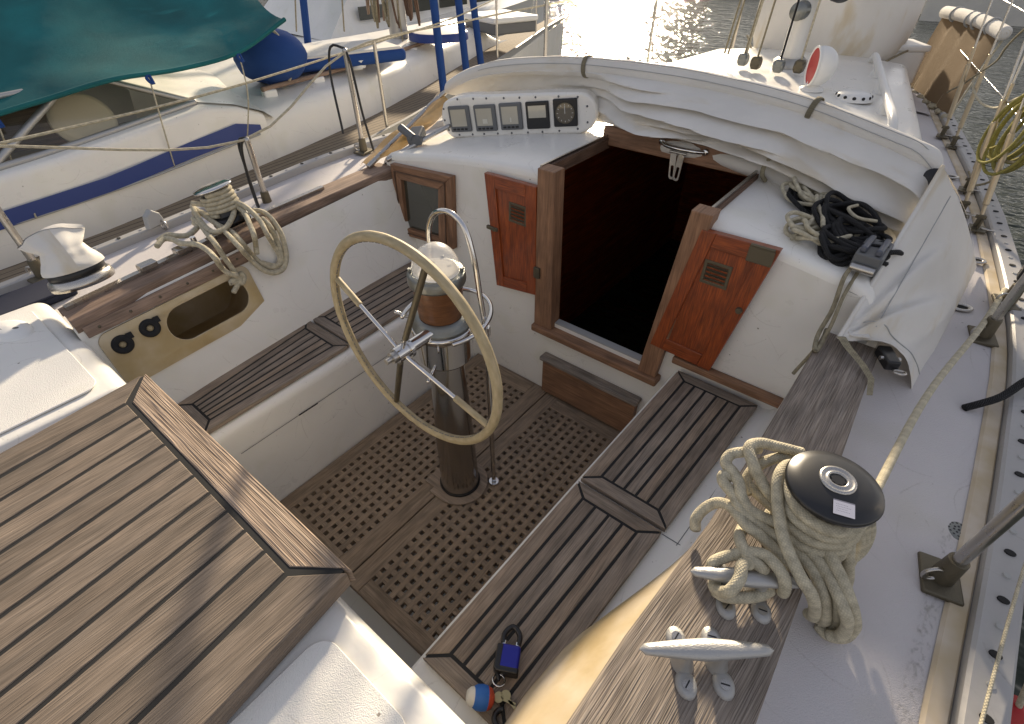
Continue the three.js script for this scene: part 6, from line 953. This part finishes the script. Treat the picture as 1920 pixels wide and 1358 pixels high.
    const t = thing('sleeved_shroud', l, 'shroud', [x, y, z], 0, 'blue-sleeved shrouds'); part('wire', rod([0, 0, 0], [x1 - x, y1 - y, z1 - z], 0.006, 6), M.steel, t); const f = 1.6 / (y1 - y), g0 = 0.05 / (y1 - y); part('sleeve', rod([(x1 - x) * g0, (y1 - y) * g0, (z1 - z) * g0], [(x1 - x) * f, 1.6, (z1 - z) * f], 0.035, 12), M.blueCloth, t);
  }
  // teal cover slung over the boom
  const tc = thing('boom_cover', 'large teal tarpaulin slung over the boom of the neighbouring yacht', 'tarpaulin');
  const rows = []; for (let i = 0; i <= 60; i++) { const z = lerp(3.2, -2.04, i / 60), row = []; const ey = pw(-z, [[-3.2, 1.03], [0.495, 1.126], [1.0, 1.168], [1.70, 1.216], [2.04, 1.333]]) + 0.012 * Math.sin(z * 5.5); const ridge = V(-3.8, 2.0 - 0.03 * Math.abs(z), z - 0.25); for (let j = 0; j <= 40; j++) { const t = j / 40; let p; if (t < 0.55) { const s = t / 0.55; p = V(lerp(-2.42, -3.8, s), lerp(ey, ridge.y, s) - 0.10 * Math.sin(Math.PI * s), lerp(z, ridge.z, s)); } else { const s = (t - 0.55) / 0.45; p = V(lerp(-3.8, -4.9, s), lerp(ridge.y, 1.05, s) - 0.08 * Math.sin(Math.PI * s), z - 0.25); } const e = 0.045 * fbm(z * 1.6 + t * 2, t * 5, 1.1, 4) + 0.018 * Math.sin(z * 7 + t * 9 + 2 * fbm(z, t * 3, 4, 2)) * Math.sin(Math.PI * Math.min(1, t * 1.3)); p.y += e; p.x += e * 0.6; row.push(p); } rows.push(row); }
  part('sheet', loft(rows, 0), M.teal, tc);
  part('hem', tube(rows.map(r => r[0]).filter((_, i) => i % 4 === 0), 0.012, { seg: 80 }), M.teal, tc);
  for (const z of [0.9, -0.48, -1.2, -1.7]) { const i = Math.round((3.2 - z) / 5.24 * 60), p = rows[i][0]; part('tie', [tube([p, V(p.x + 0.02, p.y - 0.05, p.z), V(p.x + 0.01, p.y - 0.02, p.z + 0.02), p], 0.008, { seg: 12 })], M.blueCloth, tc); part('cord', tube([p, V(p.x + 0.06, p.y - 0.2, p.z + 0.05), V(NF(z) + 0.05, 0.72, z + 0.12)], 0.004, { seg: 10, rad: 5 }), M.rope, tc); }
  const bm = thing('boom', 'grey metal boom under the teal tarpaulin', 'boom', [-3.8, 1.9, 0]); part('tube', T(cyl(0.06, 0.06, 6, 0, 0, 0.4, Math.PI / 2), 0, 0, 0), M.alu, bm);
  const sb = thing('sail_bag', 'dark blue sail bag at the forward end of the teal tarpaulin', 'bag', [-2.95, 1.08, -2.18]); { const g = new THREE.SphereGeometry(0.28, 28, 20); const P = g.attributes.position; for (let i = 0; i < P.count; i++) { const x = P.getX(i), y = P.getY(i), z = P.getZ(i), k = 1 + 0.12 * fbm(x * 6, y * 6, z * 6, 3); P.setXYZ(i, x * 0.8 * k, y * 0.62 * k, z * 0.9 * k); } g.computeVertexNormals(); part('body', g, M.blueCloth, sb); part('tie', T(tor(0.19, 0.012, 0, 0, 0, 0, 0.3, 0), 0, 0, 0.02), M.rope, sb); }
  const lb = thing('lifebuoy_disc', 'round white disc behind the tinted windscreen of the neighbouring yacht', 'disc', [-2.56, 1.0, -0.82]); part('face', T(lathe([[0, 0.02], [0.12, 0.02], [0.145, 0.01], [0.15, -0.01], [0, -0.012]], 36), 0, 0, 0, 0, 0, -0.95), M.white, lb); part('stand', rod([-0.02, -0.02, 0], [-0.05, -0.4, 0], 0.012), M.steel, lb);
  // stanchions and lifelines of the neighbour
  for (const [z, l] of [[1.6, 'stanchion of the neighbouring yacht abeam the teal tarpaulin'], [-2.6, 'stanchion of the neighbouring yacht abeam the blue-edged cushion'], [-5.0, 'stanchion of the neighbouring yacht abeam its fore hatch'], [-6.6, 'stanchion of the neighbouring yacht at its bow']]) { const t = thing('stanchion', l, 'stanchion', [NR(z) - 0.03, ND(z), z], 0, 'lifeline stanchions'); part('tube', rod([0, 0, 0], [0, 0.6, 0], 0.0125), M.steel, t); part('base', T(lathe([[0, 0.014], [0.034, 0.01], [0.04, 0]], 18), 0, 0, 0), M.steel, t); }
  single('lifeline', tube([1.6, 0, -1.2, -2.6, -3.8, -5.0, -6.6].map(z => V(NR(z) - 0.03, ND(z) + 0.59 - (z === 0 || z === -1.2 || z === -3.8 ? 0.02 : 0), z)), 0.006, { seg: 40, rad: 6 }), M.rope, 'cream lifeline along the near side of the neighbouring yacht', 'lifeline', 'lifelines');
}
// ------------------------------------------------------------------ across the harbour
{
  function farBoat(label, x, z, ry, L, hullM, cabin) {
    const b = thing('moored_boat', label, 'boat', [x, -0.42, z], ry, 'boats moored across the harbour');
    const rows = []; for (let i = 0; i <= 20; i++) { const t = i / 20, w = L * 0.15 * Math.pow(Math.sin(Math.PI * (0.12 + 0.88 * (1 - t) * 0.62 + 0.0)), 0.8) * (t > 0.98 ? 0.05 : 1) * sstep(1.02, 0.75, t), y = 0.9 + 0.35 * t * t; const xx = lerp(-L / 2, L / 2, t); rows.push([V(xx, -0.3, -w * 0.7), V(xx, y, -w), V(xx, y + 0.05, 0), V(xx, y, w), V(xx, -0.3, w * 0.7)]); }
    part('hull', loft(rows, 0.5), hullM, b);
    const cr = []; for (let i = 0; i <= 8; i++) { const t = i / 8, xx = lerp(-L * 0.22, L * 0.25, t), h = cabin * sstep(0, 0.15, t) * sstep(1.05, 0.7, t), w = L * 0.1 * (1 - 0.35 * t); cr.push([V(xx, 0.95, -w), V(xx, 0.95 + h, -w * 0.85), V(xx, 1.0 + h, 0), V(xx, 0.95 + h, w * 0.85), V(xx, 0.95, w)]); } part('cabin', loft(cr, 0.4), M.gelGloss, b);
    for (let k = 0; k < 4; k++) for (const s of [-1, 1]) part('window', box(L * 0.07, cabin * 0.35, 0.03, -L * 0.12 + k * L * 0.09, 0.95 + cabin * 0.55, s * (L * 0.0945 - k * L * 0.0028)), M.glassDark, b);
    part('mast', cyl(0.06, 0.08, L * 1.25, L * 0.08, 1 + L * 0.62, 0, 0, 0, 0, 10), M.alu, b);
    part('boom', tube([[L * 0.07, 2.1, 0], [-L * 0.3, 2.0, 0]], 0.14, { rad: 8 }), [M.blueCloth, M.canvas, M.teal][Math.abs(Math.round(x)) % 3], b);
    for (const s of [-1, 1]) part('shroud', rod([L * 0.06, 1, s * L * 0.13], [L * 0.08, 1 + L * 1.1, 0], 0.015, 5), M.steel, b);
    return b;
  }
  farBoat('white cruiser moored beyond the starboard bow with a dark waterline', 3.4, -24.5, 0.12, 9, M.gelGloss, 0.6);
  farBoat('white yacht moored ahead with its sail stowed', -6.2, -30, 0.3, 8, M.gelGloss, 0.5);
  farBoat('white yacht moored on the far side of the neighbouring yacht', -7.9, -7.5, Math.PI / 2 + 0.08, 11, M.gelGloss, 0.5);
  farBoat('navy-hulled yacht moored beyond the bow of the neighbouring yacht', -22.5, -27, 0.5, 9, M.navy, 0.5);
  // tree-lined stone bank across the harbour: it stands above the frame and darkens the water by its reflection
  const q = thing('quay_wall', 'long stone quay wall across the harbour', 'quay', [-26, -0.9, -52]);
  const st = makeMat({ map: M.greyTeak.map, color: lin(0.62, 0.56, 0.48), roughness: 0.95 });
  part('wall', metreUV(box(170, 2.6, 3, 0, 1.0, 0, 0, 0.42, 0), 'x'), st, q); part('coping', metreUV(box(170, 0.3, 3.6, 0, 2.45, 0, 0, 0.42, 0), 'x'), st, q);
  const leaf = makeMat({ color: lin(0.075, 0.085, 0.035), roughness: 0.9, side: THREE.DoubleSide }), bark = makeMat({ color: lin(0.09, 0.07, 0.05), roughness: 0.95 });
  const kinds = []; for (let k = 0; k < 3; k++) { seed = 900 + k * 17; const cl = []; for (let i = 0; i < 700; i++) { const a = rr(0, 6.283), u = rr(-1, 1), r = Math.cbrt(rr(0.12, 1)), lump = 0.75 + 0.7 * fbm(Math.cos(a) * 1.6, u * 1.6, k + Math.sin(a), 2); const R = Math.sqrt(1 - u * u) * r * 3.3 * lump, s = rr(0.3, 0.7), g = new THREE.PlaneGeometry(s, s * 0.8); g.rotateX(rr(0, 3)); g.rotateY(rr(0, 3)); g.translate(Math.cos(a) * R, 5.0 + u * r * 3.0 * lump, Math.sin(a) * R); cl.push(g); } kinds.push(merge(cl)); }
  seed = 333; for (let i = 0; i < 18; i++) { const t = -66 + i * 7.2 + rr(-1.5, 1.5), x = -26 + t * Math.cos(0.42) - 4 * Math.sin(0.42), z = -52 - t * Math.sin(0.42) - 5; const tr = thing('quay_tree', 'leafy tree in the row along the far quay', 'tree', [x, 1.4, z], rr(0, 6), 'trees along the far quay'); const s = rr(0.9, 1.3); tr.scale.set(s, s * rr(0.9, 1.15), s); part('crown', kinds[i % 3], leaf, tr); part('trunk', merge([cyl(0.12, 0.22, 3.6, 0, 1.8, 0, 0, 0, 0, 8), rod([0, 3, 0], [1, 4.8, 0.3], 0.08, 6), rod([0, 2.8, 0], [-0.9, 4.6, -0.4], 0.08, 6)]), bark, tr); }
}
// ------------------------------------------------------------------ render
scene.traverse(o => { if (o.isMesh && o.name !== 'sky') { o.castShadow = true; o.receiveShadow = true; } });
renderer.render(scene, camera);
